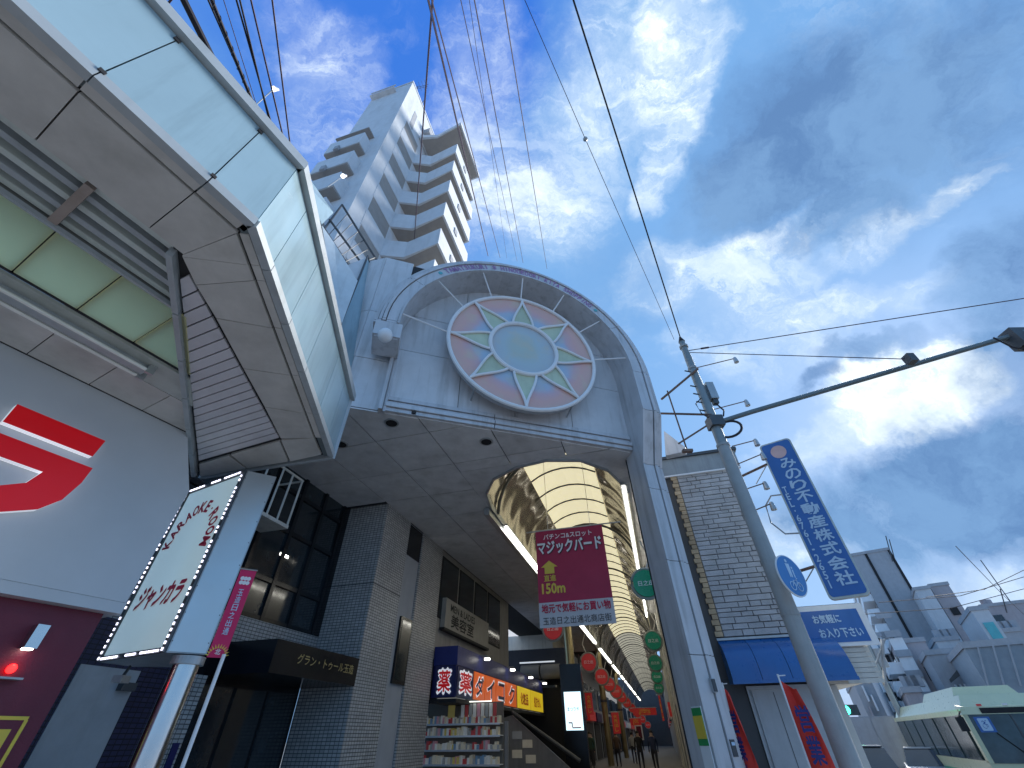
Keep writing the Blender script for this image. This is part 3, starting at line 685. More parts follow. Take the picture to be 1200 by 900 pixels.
# ================================================================== TILED BUILDING (left of the arcade)
WR = -6.52; PF = 9.97
tb = Thing('tiled_building', 'grey mosaic tiled building with black glazing beside the arcade entrance', 'building', AF, (-7, PF, 0))
tb.part('pier', MB().box(-7.9, WR, PF, 11.40, 0, SZ + .3), TILE)
tb.part('recess_strip', MB().box(-7.9, WR - .06, 11.40, 12.35, 0, SZ + .1), BGRY)
w_ = tb.part('window', MB().box(WR - .08, WR - .035, 11.42, 12.33, 5.76, 6.66), BLACK)
w_ = tb.part('window', MB().box(WR - .08, WR + .005, 11.66, 12.33, 2.6, 4.13), BLACK); tb.part('pane', MB().box(WR - .0, WR + .012, 11.74, 12.26, 2.68, 4.05), GLASS, parent=w_)
tb.part('pier', MB().box(-7.9, WR, 12.36, 13.95, 0, SZ + .1), TILE)
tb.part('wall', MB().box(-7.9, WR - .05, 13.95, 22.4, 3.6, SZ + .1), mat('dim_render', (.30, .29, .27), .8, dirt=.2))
for k, (y0, y1) in enumerate(((14.05, 15.6), (15.75, 17.3), (17.45, 19.0), (19.15, 20.9))):
    w_ = tb.part('window', MB().box(WR - .08, WR - .02, y0, y1, 4.55, 6.5), BLKM); tb.part('pane', MB().box(WR - .03, WR - .012, y0 + .07, y1 - .07, 4.62, 6.42), GLASS, parent=w_)
tb.part('back_wall', MB().box(-9.4, -9.2, 13.9, 31, 0, 3.6), BLKM); tb.part('shop_ceiling', MB().box(-9.2, WR - .06, 13.96, 26, 3.4, 3.58), BGRY)
tb.part('joint', MB().box(-7.9, WR + .004, PF - .004, 11.4, 4.56, 4.575), DARKJ)
# upper glazing, road side
GX = -7.76
tb.part('wall', MB().box(-9.5, GX - .10, 2.5, PF, 3.44, 9.6), BLKM)
tb.part('wall', MB().box(-9.5, GX, 2.5, PF - .01, 2.95, 3.43), TILE)
ys = [3.0, 4.0, 5.0, 6.0, 7.15, 8.03, 8.88, 9.74]; zz = [3.47, 4.2, 5.3, 6.2, 7.07, 8.0, 9.4]
for i in range(len(ys) - 1):
    for j in range(len(zz) - 1):
        tb.part('pane', MB().box(GX - .09, GX - .06, ys[i] + .05, ys[i + 1] - .05, zz[j] + .05, zz[j + 1] - .05), GLASS)
mb = MB()
for y in ys: mb.box(GX - .10, GX, y - .05, y + .05, 3.44, 9.6)
mb.box(GX - .10, GX, 9.80, PF - .002, 3.44, 9.6)
tb.part('mullions', mb, BLACK)
mb = MB()
for z in zz: mb.box(GX - .09, GX - .015, 2.5, 9.78, z - .045, z + .045)
tb.part('transoms', mb, BLACK)
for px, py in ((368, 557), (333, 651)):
    p = at_pl(px, py, AF, x=GX - .055); tb.part('lamp_reflection_tube', MB().box(GX - .058, GX - .05, p.y - .14, p.y + .14, p.z - .03, p.z + .03), LAMPW)  # glowing slips on the panes, standing in for reflected lamps
# entrance canopy
tb.part('wall', MB().box(-9.5, -7.9, 6.6, PF - .01, 0, 2.94), BLACK)
for k in range(3): tb.part('door_leaf', MB().box(-7.9, -7.86, 7.2 + k * .9, 8.0 + k * .9, .1, 2.3), GLASS)
can = tb.part('canopy', MB().hexa([(-9.4, 7.25, 2.42), (WR + .02, 7.25, 2.42), (WR + .02, PF - .004, 2.42), (-9.4, PF - .004, 2.42)], [(-9.4, 7.25, 2.93), (WR + .02, 7.25, 2.93), (WR + .02, PF - .004, 2.93), (-9.4, PF - .004, 2.93)]), BLACK)
tb.text('グラン・トゥール玉造', (WR + .024, 8.85, 2.70), UY, UZ, 1.9, .17, mat('gold_letters', (.45, .38, .18), .35, .5), parent=can, bold=.01, name='canopy_lettering')
tb.part('wall', MB().box(-9.5, GX + .01, 4.9, 6.55, 0, 2.95), TILEB); tb.part('pier', MB().box(-8.2, GX + .03, 6.56, 7.2, 0, 2.41), TILE)
tb.part('wall', MB().box(-9.5, GX - .06, 2.4, 4.88, 0, 2.95), BLKM)
d_ = tb.part('steel_door', MB().box(GX - .06, GX + .02, 5.05, 5.95, 0, 2.36), SHUT); tb.part('door_closer', MB().box(GX + .02, GX + .12, 5.7, 5.92, 2.1, 2.2), DSTEEL, parent=d_)
tb.part('plaque', MB().box(GX + .035, GX + .055, 7.02, 7.14, .9, 1.5), NAVYS)
# white fire stair frame in front of the glazing
fs = Thing('balcony_frame', 'white steel balcony frame in front of the black glazing behind the karaoke sign', 'balcony', AF, (-7.4, 6.2, 5.1))
mb = MB(); mb.box(GX + .02, GX + .72, 5.6, 7.15, 4.98, 5.05); fs.part('floor_edge', mb, CREAM)
for y in (5.7, 6.1, 6.5, 6.8, 7.12):
    fs.part('upright', MB().tube([(GX + .70, y, 5.02), (GX + .70, y, 6.10)], .022, 6), CREAM)
fs.part('rail', MB().tube([(GX + .70, 5.6, 6.10), (GX + .70, 7.14, 6.10), (GX + .05, 7.14, 6.10)], .025, 6), CREAM)
# gallery signboard on the tiled building
sg = Thing('wall_signboard', 'unlit grey shop signboard below the dark windows along the arcade wall', 'signboard', AF, (WR, 14.3, 4.3))
sg.part('board', MB().box(WR - .02, WR + .14, 14.3, 18.8, 4.30, 5.18), mat('dim_board', (.30, .29, .26), .6, dirt=.2)); sg.part('frame', MB().box(WR - .02, WR + .16, 14.25, 18.85, 4.22, 4.29), BLKM)
sg.text('MEN & LADIES', (WR + .144, 15.9, 4.95), UY, UZ, 2.4, .22, BLKM, bold=.02); sg.text('美容室', (WR + .144, 15.9, 4.58), UY, UZ, 2.2, .4, BLKM, bold=.02)

# drugstore sign box
DX = -5.77
dk = Thing('drugstore_sign', 'long lit drugstore sign box with 薬ダイコク letters on orange and yellow panels', 'sign', AF, (-6.2, 14.1, 2.4))
dk.part('box', MB().box(WR - .03, DX - .02, 14.12, 25.9, 2.43, 3.22), NAVYS); hood = dk.part('hood', MB().box(WR - .03, DX - .0, 14.1, 25.9, 3.225, 3.72), mat('navy_hood', (.015, .025, .16), .4))
py_ = [14.16, 15.62, 16.75, 18.0, 19.3, 20.85]; cols = [NAVYS, ORANGE, ORANGE, ORANGE, ORANGE]; chars = '薬ダイコク'
for k in range(5):
    y0, y1 = py_[k] + .03, py_[k + 1] - .03; pn = dk.part('sign_panel', MB().box(DX - .02, DX, y0, y1, 2.46, 3.2), cols[k]); c = ((DX + .006), (y0 + y1) / 2, 2.83)
    if k == 0: dk.text('薬', c, UY, UZ, 1.12, .60, WLIT, bold=.10, parent=pn); dk.text('薬', (c[0] + .006, c[1], c[2]), UY, UZ, 1.0, .50, REDP, bold=.02, parent=pn)
    else: dk.text(chars[k], c, UY, UZ, .82, .58, WLIT, bold=.09, parent=pn); dk.text(chars[k], (c[0] + .006, c[1], c[2]), UY, UZ, .76, .5, NAVYS, bold=.03, parent=pn)
for y0, y1 in ((21.0, 23.2), (23.3, 25.8)):
    pn = dk.part('sign_panel', MB().box(DX - .02, DX, y0, y1, 2.46, 3.2), YELS); dk.text('処方せん' if y0 > 22 else '化粧品', (DX + .006, (y0 + y1) / 2, 2.8), UY, UZ, 1.3, .4, REDL, bold=.03, parent=pn)
e_ = dk.part('end_panel', MB().box(WR + .02, DX - .03, 14.10, 14.118, 2.45, 3.2), NAVYS)
dk.text('薬', ((WR + DX) / 2, 14.094, 2.83), UX, UZ, .44, .62, WLIT, bold=.10, parent=e_); dk.text('薬', ((WR + DX) / 2, 14.088, 2.83), UX, UZ, .38, .52, REDP, bold=.02, parent=e_)
for k in range(9): dk.part('light_slot', MB().box(WR + .1, DX - .06, 14.3 + 1.27 * k, 15.1 + 1.27 * k, 2.41, 2.43), mat('dim_lit_slot', (.5, .5, .48), .5, emit=.18))
dk.part('underside', MB().box(WR - .03, DX + .06, 14.05, 26, 2.30, 2.40), BLKM)
for k, (px, py) in enumerate(((563, 775), (594, 787), (616, 795), (634, 802))):
    y = (16.2, 19.4, 22.4, 25.3)[k]
    sp = dk.part('spotlight', MB().tube([(DX + .25, y, 3.62), (DX + .25, y, 3.56)], .10, 12), LAMPW); dk.part('lamp_arm', MB().tube([(DX - .1, y, 3.70), (DX + .25, y, 3.66), (DX + .25, y, 3.62)], [.02, .05, .11], 8), STEEL, parent=sp)
# shop shelves below the sign
shf = Thing('goods_shelf', 'crowded shop shelf of small packaged goods under the lit sign box', 'shelf', AF, (-5.7, 15.6, 0))
shf.part('back_board', MB().box(-7.3, -4.75, 15.6, 15.66, 0, 2.38), mat('shelf_back', (.16, .15, .13), .7))
for z in (.3, .62, .94, 1.26, 1.58, 1.86): shf.part('shelf_board', MB().box(-7.3, -4.75, 15.25, 15.6, z - .02, z), WHITE)
pal = [mat('pack_' + n_, c, .5, emit=.05) for n_, c in (('white', (.6, .6, .56)), ('cream', (.55, .5, .38)), ('red', (.4, .06, .06)), ('blue', (.15, .25, .36)), ('grey', (.28, .29, .28)), ('yellow', (.5, .4, .12)), ('rose', (.5, .26, .30)))]
cnt = 0
for zi, z in enumerate((.62, .94, 1.26, 1.58, 1.86)):
    x = -7.27
    while x < -4.82:
        w = rnd.uniform(.045, .085); h = rnd.uniform(.10, .21); shf.part('package', MB().box(x, x + w * .88, 15.27 + rnd.uniform(0, .03), 15.5, z, z + h), rnd.choice(pal[:2] + pal[:2] + pal[4:5] + pal)); x += w; cnt += 1
for z in (.62, .94, 1.26, 1.58, 1.86): shf.part('price_strip', MB().box(-7.3, -4.75, 15.235, 15.249, z - .045, z - .0), WHTL if z > 1.5 else MARW)
for k in range(9): shf.part('hanging_bag', MB().box(-6.0 + k * .13, -5.90 + k * .13, 15.22, 15.25, 2.0 + .01 * (k % 3), 2.33), pal[(0, 2, 4, 0, 6, 0, 4, 0, 2)[k]])
shf.part('poster', MB().box(-6.42, -6.2, 15.2, 15.22, 2.0, 2.33), pal[5]); shf.part('lamp_tube', MB().box(-6.4, -5.0, 15.15, 15.19, 2.36, 2.385), mat('dim_tube', (.9, .9, .8), .5, emit=1.2))
# stair enclosure and screens behind
stp = Thing('stair_enclosure', 'sloping grey stair balustrade to the right of the goods shelf', 'stairs', AF, (-4.2, 19, 0))
P = [at_pl(*q, AF, y=19.0) for q in ((588, 842), (600, 838), (668, 900), (676, 930), (588, 930))]
stp.part('balustrade_panel', MB().prism([(p.x, 19.0, p.z) for p in P], (0, .08, 0)), mat('dim_grey_panel', (.22, .21, .19), .6, dirt=.2))
P = [at_pl(*q, AF, y=18.95) for q in ((600, 834), (680, 892))]
stp.part('handrail', MB().tube([(p.x, 18.93, p.z) for p in P], .06, 8), DSTEEL)
P = [at_pl(*q, AF, y=18.98) for q in ((592, 845), (596, 845), (596, 930), (592, 930))]
stp.part('post', MB().prism([(p.x, 18.9, p.z) for p in P], (0, .1, 0)), BGRY)
for q in ((606, 862), (618, 872), (606, 884), (622, 890)):
    p = at_pl(*q, AF, y=18.98); stp.part('notice', MB().box(p.x - .18, p.x + .18, 18.97, 18.99, p.z - .1, p.z + .12), pal[1 if q[1] > 870 else 4])
# ducts, dark block behind the drugstore
db = Thing('dark_upper_storey', 'dark blue upper storey with grey air ducts between the tiled building and the brass column', 'building', AF, (-6, 25, 0))
db.part('wall', MB().box(-9.5, -4.55, 26.4, 30.8, 3.95, 5.25), mat('dark_navy_wall', (.03, .035, .05), .6)); db.part('wall', MB().box(-9.5, -4.6, 26.5, 30.8, 0, 3.5), BLKM)
for x0, x1 in ((-6.9, -5.9), (-5.8, -4.8)): db.part('duct', MB().tube([(x0, 26.0, 4.15), (x1, 26.0, 4.15)], .33, 14), mat('dull_duct', (.25, .24, .22), .5, .3), smooth=True)
db.part('lit_strip', MB().box(-6.9, -5.0, 25.6, 25.66, 4.52, 4.58), mat('dull_strip', (.6, .65, .7), .5, emit=.5))
sk = Thing('lit_apartment_wall', 'pale daylit apartment wall seen through the gap under the soffit', 'building', AF, (-12, 46, 0))
sk.part('wall', MB().box(-24, -9.6, 46, 47, 0, 16), BWHT)
for j in range(7): sk.part('balcony_rail', MB().box(-24, -9.7, 45.5, 45.6, 4.2 + 1.6 * j, 5.0 + 1.6 * j), BGRY)
# digital display on a dark kiosk post
dp = Thing('digital_display', 'tall lit white and blue digital display on a black post in the arcade', 'display', AF, (-3.9, 22, 0))
P = [at_pl(*q, AF, y=22.0) for q in ((660, 811), (679, 811), (682, 855), (664, 856))]
dp.part('post', MB().box(P[0].x - .10, P[1].x + .14, 22.02, 22.3, 0, P[0].z + 1.0), BLACK); scr = dp.part('screen', MB().box(P[0].x + .02, P[1].x + .04, 21.99, 22.015, P[3].z, P[0].z), mat('screen_glow', (.5, .7, .8), .3, emit=1.0, ecol=(.62, .86, .95), var=.1))
xm = (P[0].x + P[1].x) / 2 + .03
dp.text('まつりや', (xm, 21.985, (P[0].z + P[3].z) / 2 + .05), UX, UZ, .5, .14, NAVY, bold=.01, parent=scr)
dp.part('step_graph', MB().box(xm - .25, xm - .1, 21.98, 21.99, P[3].z + .22, P[3].z + .26).box(xm - .12, xm - .08, 21.98, 21.99, P[3].z + .1, P[3].z + .26).box(xm - .1, xm + .26, 21.98, 21.99, P[3].z + .06, P[3].z + .1), REDL, parent=scr)
# hanging pennants
def pennant(px0, py0, px1, py1, y, lab, m=REDD, grp=None):
    a = at_pl(px0, py0, AF, y=y); b = at_pl(px1, py1, AF, y=y)
    t = Thing('pennant', lab, 'banner', AF, ((a.x + b.x) / 2, y, b.z), group=grp)
    t.part('cloth', MB().hexa([(a.x, y, b.z), (b.x, y + .05, b.z + .02), (b.x, y + .07, b.z + .02), (a.x, y + .02, b.z)], [(a.x, y, a.z), (b.x, y + .02, a.z), (b.x, y + .04, a.z), (a.x, y + .02, a.z)]), m)
    t.part('rod', MB().tube([(a.x - .1, y, a.z + .02), (b.x + .1, y, a.z + .02)], .02, 5), STEEL)
    t.text('大売出し' if m is REDD else '玉造', ((a.x + b.x) / 2, y - .006, (a.z + b.z) / 2), UX, UZ, abs(b.x - a.x) * .5, (a.z - b.z) * .8, YELP, vertical=True, bold=.02)
pennant(685, 812, 696, 838, 24, 'small red sale pennant to the right of the digital display')
pennant(716, 835, 728, 860, 34, 'red hanging pennant in front of the cream shop wall deep in the arcade')
pennant(771, 815, 779, 845, 28, 'tall narrow red pennant below the green round signs')
pennant(741, 830, 770, 838, 50, 'wide red bunting across the far end of the arcade')
pennant(738, 842, 752, 850, 44, 'small red cloth sign low in the far arcade')
t = Thing('ceiling_banner', 'framed white paper sign hanging deep in the arcade', 'banner', AF, (-3, 46, 2.4))
p = at_pl(749, 858, AF, y=46); t.part('sheet', MB().box(p.x - .3, p.x + .3, 46, 46.03, p.z - .5, p.z + .5), WHTL); t.part('picture', MB().box(p.x - .2, p.x + .2, 45.98, 46.0, p.z - .4, p.z + .38), MAROON)
# round shop signs
def roundsign(px, py, dist, rad, m, lab, grp, side):
    p = at_d(px, py, dist, AF); t = Thing('round_sign', lab, 'sign', AF, (p.x, p.y, p.z), group=grp)
    t.part('disc', MB().tube([(p.x, p.y - .06, p.z), (p.x, p.y + .06, p.z)], rad, 24), m)
    rim = MB(); i = 0; n = 24
    rim.tube([(p.x + rad * 1.12 * math.cos(6.2832 * k / n), p.y, p.z + rad * 1.12 * math.sin(6.2832 * k / n)) for k in range(n + 1)], rad * .13, 6)
    t.part('rim', rim, mat('dull_rim', (.30, .33, .30), .5), smooth=True)
    t.part('hanger', MB().tube([(p.x + side * rad * .2, p.y, p.z + rad), (p.x + side * rad * .7, p.y + .1, p.z + rad * 2.2), (p.x + side * rad * .2, p.y + .2, p.z + rad * 3.6)], .02, 6), CREAM, smooth=True)
    t.text('日之出', (p.x, p.y - .066, p.z), UX, UZ, rad * 1.2, rad * .4, WHTL, bold=.01)
g_ = 'round shop signs along the arcade'
roundsign(757, 684, 11.3, .30, GREEN, 'nearest and largest green round sign beside the right pillar', g_, 1)
roundsign(765.5, 751, 17, .26, GREEN, 'second green round sign below the nearest one by the pillar', g_, 1)
roundsign(768, 777, 23, .28, GREEN, 'third green round sign, partly behind the second one', g_, 1)
roundsign(770, 793, 27, .26, GREEN, 'fourth green round sign just above the last green one', g_, 1)
roundsign(772, 806, 32, .26, GREEN, 'lowest and farthest green round sign on the right', g_, 1)
roundsign(648, 737, 15.5, .30, REDD, 'red round sign half hidden under the lower edge of the maroon banner', g_, -1)
roundsign(690, 776, 21, .30, REDD, 'red round sign to the right of the brass column', g_, -1)
roundsign(705, 793, 27, .32, REDD, 'red round sign below and right of the one by the brass column', g_, -1)
roundsign(714, 802, 31, .32, REDD, 'red round sign in the middle of the red row on the left', g_, -1)
for k in range(7): roundsign(722 + k * 6.2, 810 + k * 6.6, 36 + k * 7, .36, REDD, ['first', 'second', 'third', 'fourth', 'fifth', 'sixth', 'last'][k] + ' of the small far red round signs running to the arcade end', 'far red round signs on the left of the arcade', -1)

# maroon advertising banner hung in the vault
p0 = at_pl(629, 623, AF, y=11.0); p1 = at_pl(708, 615, AF, y=11.0); p2 = at_pl(719, 729, AF, y=11.0); p3 = at_pl(631, 738, AF, y=11.0)
bn = Thing('hanging_banner', 'large maroon and white shop banner with 150 and katakana letters hung under the vault', 'banner', AF, ((p0.x + p1.x) / 2, 11.0, p3.z))
bz0, bz1 = (p2.z + p3.z) / 2, (p0.z + p1.z) / 2; bx0, bx1 = (p0.x + p3.x) / 2, (p1.x + p2.x) / 2; bh = bz1 - bz0; bw = bx1 - bx0; zs_ = bz0 + bh * .235
mb = MB(); n = 8
def bwave(u, z): return 11.0 + .03 * math.sin(u * 5 + z * 1.3)
for za, zb, m in ((zs_, bz1, MARB), (bz0, zs_, MARW)):
    mb = MB()
    for k in range(n):
        u0, u1 = k / n, (k + 1) / n; xa, xb = bx0 + bw * u0, bx0 + bw * u1
        mb.hexa([(xa, 11.0, za), (xb, 11.0, za), (xb, 11.02, za), (xa, 11.02, za)], [(xa, 11.0, zb), (xb, 11.0, zb), (xb, 11.02, zb), (xa, 11.02, zb)])
    bn.part('upper_sheet' if m is MARB else 'lower_sheet', mb, m)
bn.part('top_rod', MB().tube([(bx0 - .25, 11.01, bz1 + .02), (bx1 + .5, 11.01, bz1 + .02)], .018, 6), STEEL)
for x in (bx0 + .35, bx1 - .3): bn.part('hanger', MB().tube([(x, 11.01, bz1), (x, 11.01, SZ + 1.4)], .006, 4), STEEL)
def bt(s_, u, v, w, h, m, bold=.03, sh=0, dy=0): bn.text(s_, (bx0 + bw * u, 10.99 - dy, bz0 + bh * v), UX, UZ, bw * w, bh * h, m, bold=bold, shear=sh)
bt('パチンコ&スロット', .48, .925, .72, .062, WHTL, .02); bt('マジックバード', .5, .80, .93, .15, DARKJ, .06); bt('マジックバード', .49, .805, .93, .145, WHTL, .035, dy=.006)
_c = lambda u, v: (bx0 + bw * u, 10.984, bz0 + bh * v)
bn.part('arrow_mark', MB().poly([_c(.11, .52), _c(.25, .52), _c(.25, .59), _c(.30, .59), _c(.18, .66), _c(.06, .59), _c(.11, .59)]), YELP)
bt('直進', .18, .475, .17, .065, YELP, .02); bt('150m', .22, .37, .32, .10, YELP, .05)
bt('地元で気軽にお買い物', .5, .175, .92, .085, REDL, .025); bt('玉造日之出通北商店街', .5, .06, .90, .07, DARKJ, .0)

# ================================================================== APARTMENT TOWER
SHX, SHY = -9.55, 6.9
tw = Thing('apartment_tower', 'tall white apartment tower with stepped wraparound balconies and a blank stair shaft', 'apartment tower', AF, (-10, 9, 0))
tw.part('stair_shaft', MB().box(SHX - 3.4, SHX, SHY, 11.6, 14, 40.3), TOWER)
tw.part('shaft_cap', MB().box(SHX - 3.45, SHX + .05, SHY - .05, 11.65, 40.3, 40.5), TOWER)
tw.part('podium', MB().box(-14, -8.2, 10.8, 22, 7.0, 18.8), TOWER)
zt = [21.75 - 2.87 * 2, 21.75 - 2.87, 21.75, 24.6, 27.45, 30.35, 33.15]; BX, BY0, BY1 = -6.42, 9.75, 13.2
outl = [(SHX + .02, 7.75), (SHX + .02, 9.55), (-8.45, 10.0), (BX, BY0), (BX, BY1), (-9.0, BY1 + .3)]
def inset(pts, d):
    out = []
    for i, p in enumerate(pts):
        a = V3((*pts[max(i - 1, 0)], 0)); b = V3((*pts[min(i + 1, len(pts) - 1)], 0)); t = (b - a).normalized(); nn = V3((-t.y, t.x, 0)); out.append((p[0] + nn.x * d, p[1] + nn.y * d))
    return out
inn = inset(outl, .14)
for fl_, z in enumerate(zt):
    zb = z - 1.45
    mb = MB()
    for k in range(len(outl) - 1):
        a, b, c, d = outl[k], outl[k + 1], inn[k + 1], inn[k]
        mb.hexa([(*a, zb), (*b, zb), (*c, zb), (*d, zb)], [(*a, z), (*b, z), (*c, z), (*d, z)])
    pr = tw.part('balcony_parapet', mb, TOWER)
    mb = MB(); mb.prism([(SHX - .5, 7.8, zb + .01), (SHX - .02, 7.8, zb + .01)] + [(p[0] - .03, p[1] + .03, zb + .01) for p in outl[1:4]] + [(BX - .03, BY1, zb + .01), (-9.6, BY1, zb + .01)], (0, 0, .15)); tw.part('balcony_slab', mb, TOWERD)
    for y in (11.1,): tw.part('drain_pipe', MB().box(BX - .0, BX + .05, y, y + .35, zb + .5, zb + 1.0), BGRY)
tw.part('core_wall', MB().box(-12, -8.4, 11.2, 13.0, 8, 35.6), TOWER)
for z in zt: tw.part('window', MB().box(-8.42, -8.37, 11.4, 12.8, z - .1, z + .75), GLASS)
# flat dark boxes on the shaft side, standing in for shaded openings
for z in zt: tw.part('stair_opening_shade', MB().box(SHX - .3, SHX + .012, 7.8, 9.5, z + .01, z + 1.38), TOWERD)
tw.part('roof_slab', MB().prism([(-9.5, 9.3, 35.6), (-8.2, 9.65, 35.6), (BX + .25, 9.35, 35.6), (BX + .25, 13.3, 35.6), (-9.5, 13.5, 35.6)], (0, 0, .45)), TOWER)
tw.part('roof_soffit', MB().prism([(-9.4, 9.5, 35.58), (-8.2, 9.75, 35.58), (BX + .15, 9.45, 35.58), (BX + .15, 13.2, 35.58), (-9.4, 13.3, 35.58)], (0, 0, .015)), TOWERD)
tw.part('shaft_window', MB().box(SHX - .1, SHX + .015, 8.1, 8.5, 34.8, 37.6), BGRY)
for i, (y0, z0) in enumerate(((9.6, 37.4), (10.3, 37.0), (9.9, 36.4))): tw.part('roof_machine', MB().box(SHX + .02, SHX + .5, y0, y0 + .6, z0, z0 + .7), BGRY)
for k, z in enumerate((17.8, 20.5, 23.2, 25.9, 28.6)):
    zb = z - 1.5; x1 = -10.45; x0 = -12.75; mb = MB()
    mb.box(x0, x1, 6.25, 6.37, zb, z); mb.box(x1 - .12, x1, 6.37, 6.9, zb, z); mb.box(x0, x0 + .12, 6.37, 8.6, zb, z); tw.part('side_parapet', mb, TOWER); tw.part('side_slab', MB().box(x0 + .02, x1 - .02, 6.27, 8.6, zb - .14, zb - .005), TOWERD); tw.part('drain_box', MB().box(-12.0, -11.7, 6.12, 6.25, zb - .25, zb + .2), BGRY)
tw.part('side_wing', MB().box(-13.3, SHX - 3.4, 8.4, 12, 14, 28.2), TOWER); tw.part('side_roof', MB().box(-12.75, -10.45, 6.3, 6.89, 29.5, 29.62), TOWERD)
mb = MB()
for k in range(7): mb.tube([(SHX - 3.2 + .28 * k, SHY - .25, 39.2), (SHX - 3.2 + .28 * k, SHY - .25, 39.75)], .03, 5)
mb.box(SHX - 3.3, SHX - 1.2, SHY - .35, SHY, 39.15, 39.25); mb.box(SHX - 3.3, SHX - 1.2, SHY - .35, SHY - .28, 39.7, 39.78); tw.part('shaft_rail', mb, TOWER)
an = Thing('rooftop_antenna', 'thin television antennas on top of the tower stair shaft', 'antenna', AF, (SHX - .3, 8.0, 40.5))
an.part('mast', MB().tube([(SHX - .2, 7.6, 40.5), (SHX - .2, 7.6, 42.3)], .03, 5), DSTEEL); an.part('mast', MB().tube([(SHX - .2, 8.6, 40.5), (SHX - .1, 8.6, 41.9)], .03, 5), DSTEEL)
mb = MB()
for z in (41.6, 42.1): mb.tube([(SHX - .9, 7.6, z), (SHX + .7, 7.7, z)], .015, 4)
for k in range(6): mb.tube([(SHX - .8 + .26 * k, 7.3, 42.1), (SHX - .8 + .26 * k, 7.95, 42.1)], .01, 4)
an.part('elements', mb, DSTEEL)

# ================================================================== STREET AWNING (RF frame: y along the street)
AZ_ = 4.5; FT = 5.62
aw = Thing('street_awning', 'large white street awning with grey soffit panels, green glass and a slatted corner', 'awning', RF, (-4, 0, AZ_))
def P4(px, py, z=AZ_): v = at_z(px, py, z, RF); return (v.x, v.y)
def slab(name, pts, z, h, m, shrink=.006, par=None):
    cx = sum(p[0] for p in pts) / len(pts); cy = sum(p[1] for p in pts) / len(pts); q = []
    for p in pts:
        d = math.hypot(p[0] - cx, p[1] - cy); q.append((p[0] + (cx - p[0]) * shrink / d, p[1] + (cy - p[1]) * shrink / d))
    return aw.part(name, MB().prism([(x, y, z) for x, y in q], (0, 0, h)), m, parent=par)
C1 = (-2.49, .50); C2 = P4(389, 536)
# fascia panels, first run and chamfered run
fa = [-5.55, -4.85, -4.1, -3.4, -2.7, -2.0, -1.27, -.57, .13, .50]
for a, b in zip(fa[:-1], fa[1:]):
    aw.part('fascia_panel', MB().box(C1[0] - .03, C1[0], a + .004, b - .004, AZ_ + .10, FT - .09), FASC)
    aw.part('lower_trim', MB().box(C1[0] - .05, C1[0] + .022, a + .004, b - .004, AZ_, AZ_ + .085), FTRIM)
dx, dy = C2[0] - C1[0], C2[1] - C1[1]; LN = math.hypot(dx, dy); tx, ty = dx / LN, dy / LN; nx_, ny_ = ty, -tx
if nx_ < 0: nx_, ny_ = -nx_, -ny_
def CP(t, o=0): return (C1[0] + tx * t + nx_ * o, C1[1] + ty * t + ny_ * o)
ch = [0.0, .40, 1.0, 1.68, 2.45, 3.02, LN]
for a, b in zip(ch[:-1], ch[1:]):
    g = .004
    for nm, z0, z1, o0, o1 in (('fascia_panel', AZ_ + .10, FT - .09, -.03, 0), ('lower_trim', AZ_, AZ_ + .085, -.05, .022)):
        r_ = [CP(a + g, o0), CP(b - g, o0), CP(b - g, o1), CP(a + g, o1)]
        aw.part(nm, MB().prism([(*p, z0) for p in r_], (0, 0, z1 - z0)), FASC if nm[0] == 'f' else FTRIM)
r_ = [CP(0, -.04), CP(LN + .05, -.04), CP(LN + .05, .06), CP(0, .06)]; aw.part('top_cap', MB().prism([(*p, FT - .08) for p in r_], (0, 0, .12)), FTRIM)
aw.part('top_cap', MB().box(C1[0] - .04, C1[0] + .06, -6, .53, FT - .08, FT + .04), FTRIM)
mb = MB(); mb.box(C1[0] - .12, C1[0] - .031, -6, .5, AZ_ + .02, FT - .1); r_ = [CP(0, -.12), CP(LN, -.12), CP(LN, -.031), CP(0, -.031)]; mb.prism([(*p, AZ_ + .02) for p in r_], (0, 0, FT - .12 - AZ_)); aw.part('fascia_core', mb, mat('seam_grey', (.12, .15, .16), .7))
for y in (-2.0, -1.27, -.57, .13): aw.part('joint_clip', MB().box(C1[0] - .002, C1[0] + .012, y - .02, y + .02, FT - .15, FT - .11), DARKJ); aw.part('joint_clip', MB().box(C1[0] - .005, C1[0] + .03, y - .018, y + .018, AZ_ + .07, AZ_ + .10), DARKJ)
# end return at the far tip of the awning
E2 = P4(232, 560); ex, ey = E2[0] - C2[0], E2[1] - C2[1]; el_ = math.hypot(ex, ey); ex /= el_; ey /= el_
aw.part('end_fascia', MB().prism([(C2[0], C2[1], AZ_), (C2[0] + ex * el_, C2[1] + ey * el_, AZ_), (C2[0] + ex * el_ - ey * -.05, C2[1] + ey * el_ + .05, AZ_), (C2[0], C2[1] + .05, AZ_)], (0, 0, FT - AZ_)), FTRIM)
# edge strip and outer soffit panels
for a, b in zip([-5.5, -4.1, -2.7, -1.3, -.58, .13], [-4.1, -2.7, -1.3, -.58, .13, .46]):
    slab('edge_strip', [(-2.545, a), (-2.545, b), (-2.625, b), (-2.625, a)], AZ_ + .01, .03, SOFF)
for a, b in zip([-4.7, -4.0, -3.3, -2.6, -1.95, -1.27, -.57, .13], [-4.0, -3.3, -2.6, -1.95, -1.27, -.57, .13, .42]):
    slab('soffit_panel', [(-2.64, a), (-2.64, b + (.06 if b > .4 else 0)), (-3.20, b - (.03 if b > .4 else 0)), (-3.20, a)], AZ_, .03, SOFF)
